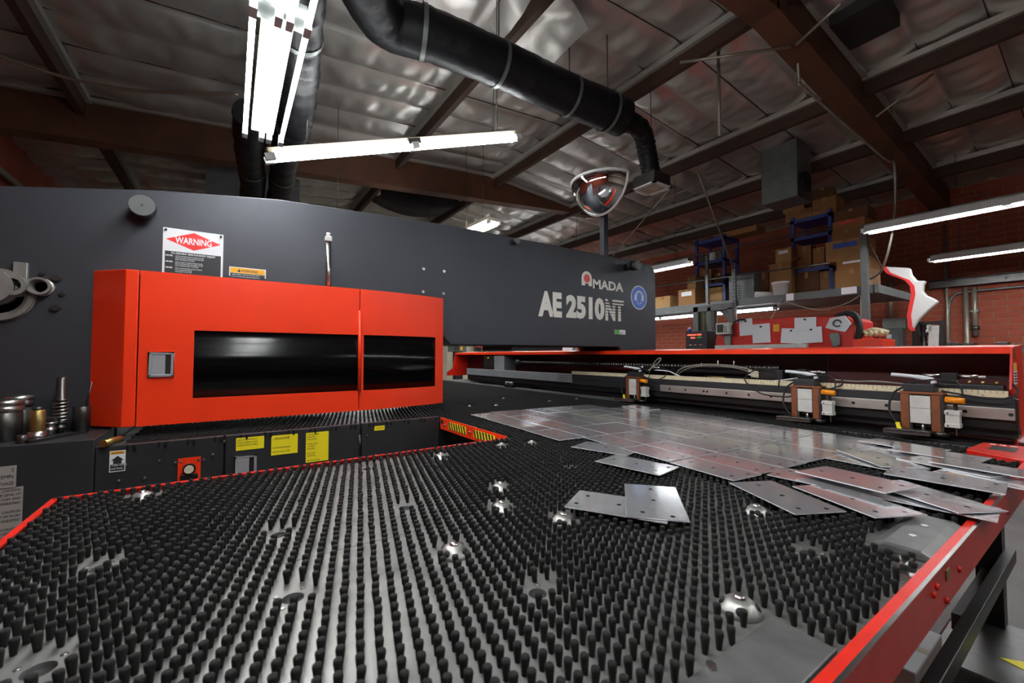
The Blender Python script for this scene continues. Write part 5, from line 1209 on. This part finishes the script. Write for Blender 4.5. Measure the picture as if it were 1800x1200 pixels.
# things seen through the throat of the press
XT = -9.2
def tp_(x, y): return onx(x, y, XT)
a, b = tp_(796, 603), tp_(820, 618)
mn = thing('control_monitor', 'grey control monitor on a stand seen beneath the press frame', 'monitor', (XT, (a.y + b.y) / 2, 0))
MB().box(XT - .3, XT, a.y, b.y, b.z, a.z).build('housing', M['greysteel'], mn, .01)
MB().box(XT, XT + .004, a.y + .03, a.y + (b.y - a.y) * .48, b.z + .03, a.z - .03).build('screen', M['screen'], mn)
MB().box(XT, XT + .004, a.y + (b.y - a.y) * .52, a.y + (b.y - a.y) * .72, b.z + .03, a.z - .03).build('key_panel', M['yellowdark'], mn)
MB().box(XT - .2, XT - .05, a.y + .1, a.y + .3, 0, b.z).build('stand', M['black'], mn)
a, b = tp_(822, 603), tp_(842, 680)
cb = thing('beige_cabinet', 'beige machine cabinet beside the control monitor beneath the press frame', 'cabinet', (XT - .6, (a.y + b.y) / 2, 0))
MB().box(XT - 1.2, XT - .4, a.y, b.y + .3, 0, 1.75).build('body', M['cream'], cb, .01); MB().box(XT - .4, XT - .385, a.y + .05, b.y + .25, .1, 1.6).build('door', M['cream'], cb)
a, b = tp_(845, 608), tp_(910, 612)
tr_ = thing('tool_rack', 'tool rack with a row of hanging tools beneath the press frame', 'rack', (XT - .3, (a.y + b.y) / 2, 0))
MB().box(XT - .35, XT - .3, a.y, b.y, .9, 1.85).build('back_board', M['greysteel'], tr_)
MB().box(XT - .3, XT - .18, a.y, b.y, 1.5, 1.56).build('red_rail', M['signred'], tr_)
for i in range(14):
    yy = a.y + .05 + i * (b.y - a.y - .1) / 13; MB().cyl((XT - .2, yy, 1.25 + .08 * (i % 3)), (XT - .2, yy, 1.5), .03, .018, n=8).build('hung_tool', M['dsteel' if i % 3 else 'black'], tr_)
for xx in (a.y + .05, b.y - .1): MB().box(XT - .38, XT - .35, xx, xx + .05, 0, 1.85).build('post', M['greysteel'], tr_)
a, b = tp_(940, 611), tp_(1020, 612)
wc = thing('machine_cabinet', 'pale grey machine cabinet with a red stripe beneath the press frame', 'cabinet', (XT - .5, (a.y + b.y) / 2, 0))
MB().box(XT - 1.0, XT - .3, a.y, b.y, 0, 1.62).build('body', M['clampwhite'], wc, .01); MB().box(XT - .3, XT - .295, a.y, b.y, 1.38, 1.44).build('red_stripe', M['signred'], wc)
# ================================================================== TOOLS ON THE SHELF OF THE PRESS
ZK = .93
def rs(prof, kr, kz): return [(r * kr, z * kz) for r, z in prof]
def turned(name, label, x, y, prof, m, extra=None):
    X_ = {8: -2.74, 30: -2.87, 65: -2.71, 39: -2.62, 88: -2.80, 106: -2.86, 143: -2.88}[x]; p = onx(x, y, X_); p = Vector((X_, p.y, ZK))
    t = thing(name, label, 'tool', tuple(p)); MB().lathe(prof, p, 28).build('tool_body', M[m], t); return t, p
S_ = .0032
t, p = turned('punch_holder', 'large steel punch holder at the end of the tool shelf', 8, 768, rs([(.062, 0), (.066, .004), (.066, .195), (.062, .2)], .78, .62), 'dsteel')
MB().lathe(rs([(.063, .2), (.07, .205), (.07, .235), (.064, .24), (.07, .245), (.07, .275), (.06, .285), (.03, .29)], .78, .62), p, 28).build('collar', M['steel'], t)
t, p = turned('punch_holder', 'second punch holder standing behind the large one', 30, 757, rs([(.055, 0), (.058, .004), (.058, .205)], .75, .66), 'dsteel')
MB().lathe(rs([(.058, .205), (.066, .21), (.066, .24), (.06, .245), (.066, .25), (.066, .275), (.03, .285)], .75, .66), p, 24).build('collar', M['steel'], t)
t, p = turned('punch_guide', 'brass-coloured punch guide on an iridescent base ring', 65, 764, rs([(.042, 0), (.046, .004), (.046, .03), (.04, .034), (.04, .045)], .72, .75), 'steel')
MB().lathe(rs([(.033, .045), (.034, .05), (.034, .165), (.03, .17)], .72, .75), p, 24).build('sleeve', M['brass'], t); MB().lathe(rs([(.02, .17), (.02, .185), (.008, .19)], .72, .75), p, 16).build('cap', M['dsteel'], t)
t, p = turned('die_slug', 'small plain steel die at the shelf front', 39, 771, rs([(.022, 0), (.024, .003), (.024, .042), (.02, .045)], .75, .75), 'dsteel')
t, p = turned('small_punch', 'small steel punch with a tilted square head', 88, 759, [(.014, 0), (.014, .02), (.022, .024), (.022, .03), (.016, .034), (.016, .05), (.024, .054), (.024, .06), (.012, .064)], 'steel')
MB().box(p.x - .02, p.x + .02, p.y - .02, p.y + .02, ZK + .064, ZK + .085).build('square_head', M['dsteel'], t, .003)
t, p = turned('spring_punch', 'tall steel punch with a coil spring around its foot', 106, 757, [(.014, 0), (.014, .02), (.024, .024), (.024, .03), (.018, .036), (.018, .045), (.026, .05), (.026, .056), (.018, .06), (.018, .15), (.028, .152), (.028, .158), (.018, .165), (.018, .26), (.015, .265)], 'dsteel')
hx = [(p.x + .026 * math.cos(a_), p.y + .026 * math.sin(a_), ZK + .06 + .09 * a_ / (2 * math.pi * 5.5)) for a_ in np.linspace(0, 2 * math.pi * 5.5, 90)]
MB().tubep(hx, .0045, 6).build('coil_spring', M['steel'], t)
t, p = turned('punch_sleeve', 'plain grey steel sleeve standing beside the red cover', 143, 754, [(.026, 0), (.03, .004), (.026, .012), (.032, .016), (.032, .115), (.029, .12)], 'dsteel')
MB().cyl((p.x + .015, p.y + .015, ZK + .1), (p.x + .02, p.y + .035, ZK + .24), .003, n=6).build('rod', M['dsteel'], t)
a, b = onx(48, 775, -2.60), onx(150, 760, -2.78)
tag(MB().beam((a.x, a.y, ZK + .006), (b.x, b.y, ZK + .006), .022, .01).build('flat_bar', M['black']), 'flat black steel bar lying on the tool shelf', 'bar')
a, b = onz(181, 779, .91), onz(196, 768, .905)
br_ = MB().cyl((a.x, a.y, pz + .016), (a.x - .1, a.y + .04, pz + .016), .016, n=18).build('brass_rod', M['brass']); tag(br_, 'short round brass rod poking out under the red turret cover', 'rod')
# ================================================================== FLOOR CLUTTER AT THE RIGHT
q = onz(1598, 1172, .32)
wbx = thing('white_carton', 'white carton on the floor under the red table edge', 'box', (q.x - .1, q.y + .1, 0))
MB().box(q.x - .28, q.x + .02, q.y - .02, q.y + .3, 0, .32).build('carton', M['paper'], wbx, .004); MB().box(q.x - .28, q.x + .02, q.y + .12, q.y + .15, .32, .322).build('packing_tape', M['cream'], wbx)
q = onz(1795, 1160, .12)
pj = thing('floor_pedal', 'grey floor plate with a yellow warning triangle beside the table leg', 'pedal', (q.x, q.y, 0))
MB().prism([(q.x - .22, q.y - .25), (q.x + .25, q.y - .25), (q.x + .25, q.y + .3), (q.x - .1, q.y + .3), (q.x - .22, q.y + .15)], 0, .12, 'Z').build('housing', M['dsteel'], pj, .01)
MB().prism([(q.x - .05, q.y - .05), (q.x + .15, q.y - .12), (q.x + .1, q.y + .06)], .12, .122, 'Z').build('yellow_triangle', M['yellow'], pj)
tubeobj('floor_hose', 'dark hose lying across the concrete floor', 'hose', [onz(1560, 1150, .03), onz(1620, 1142, .03), onz(1680, 1150, .03), onz(1720, 1130, .03)], .025, 'rubber')
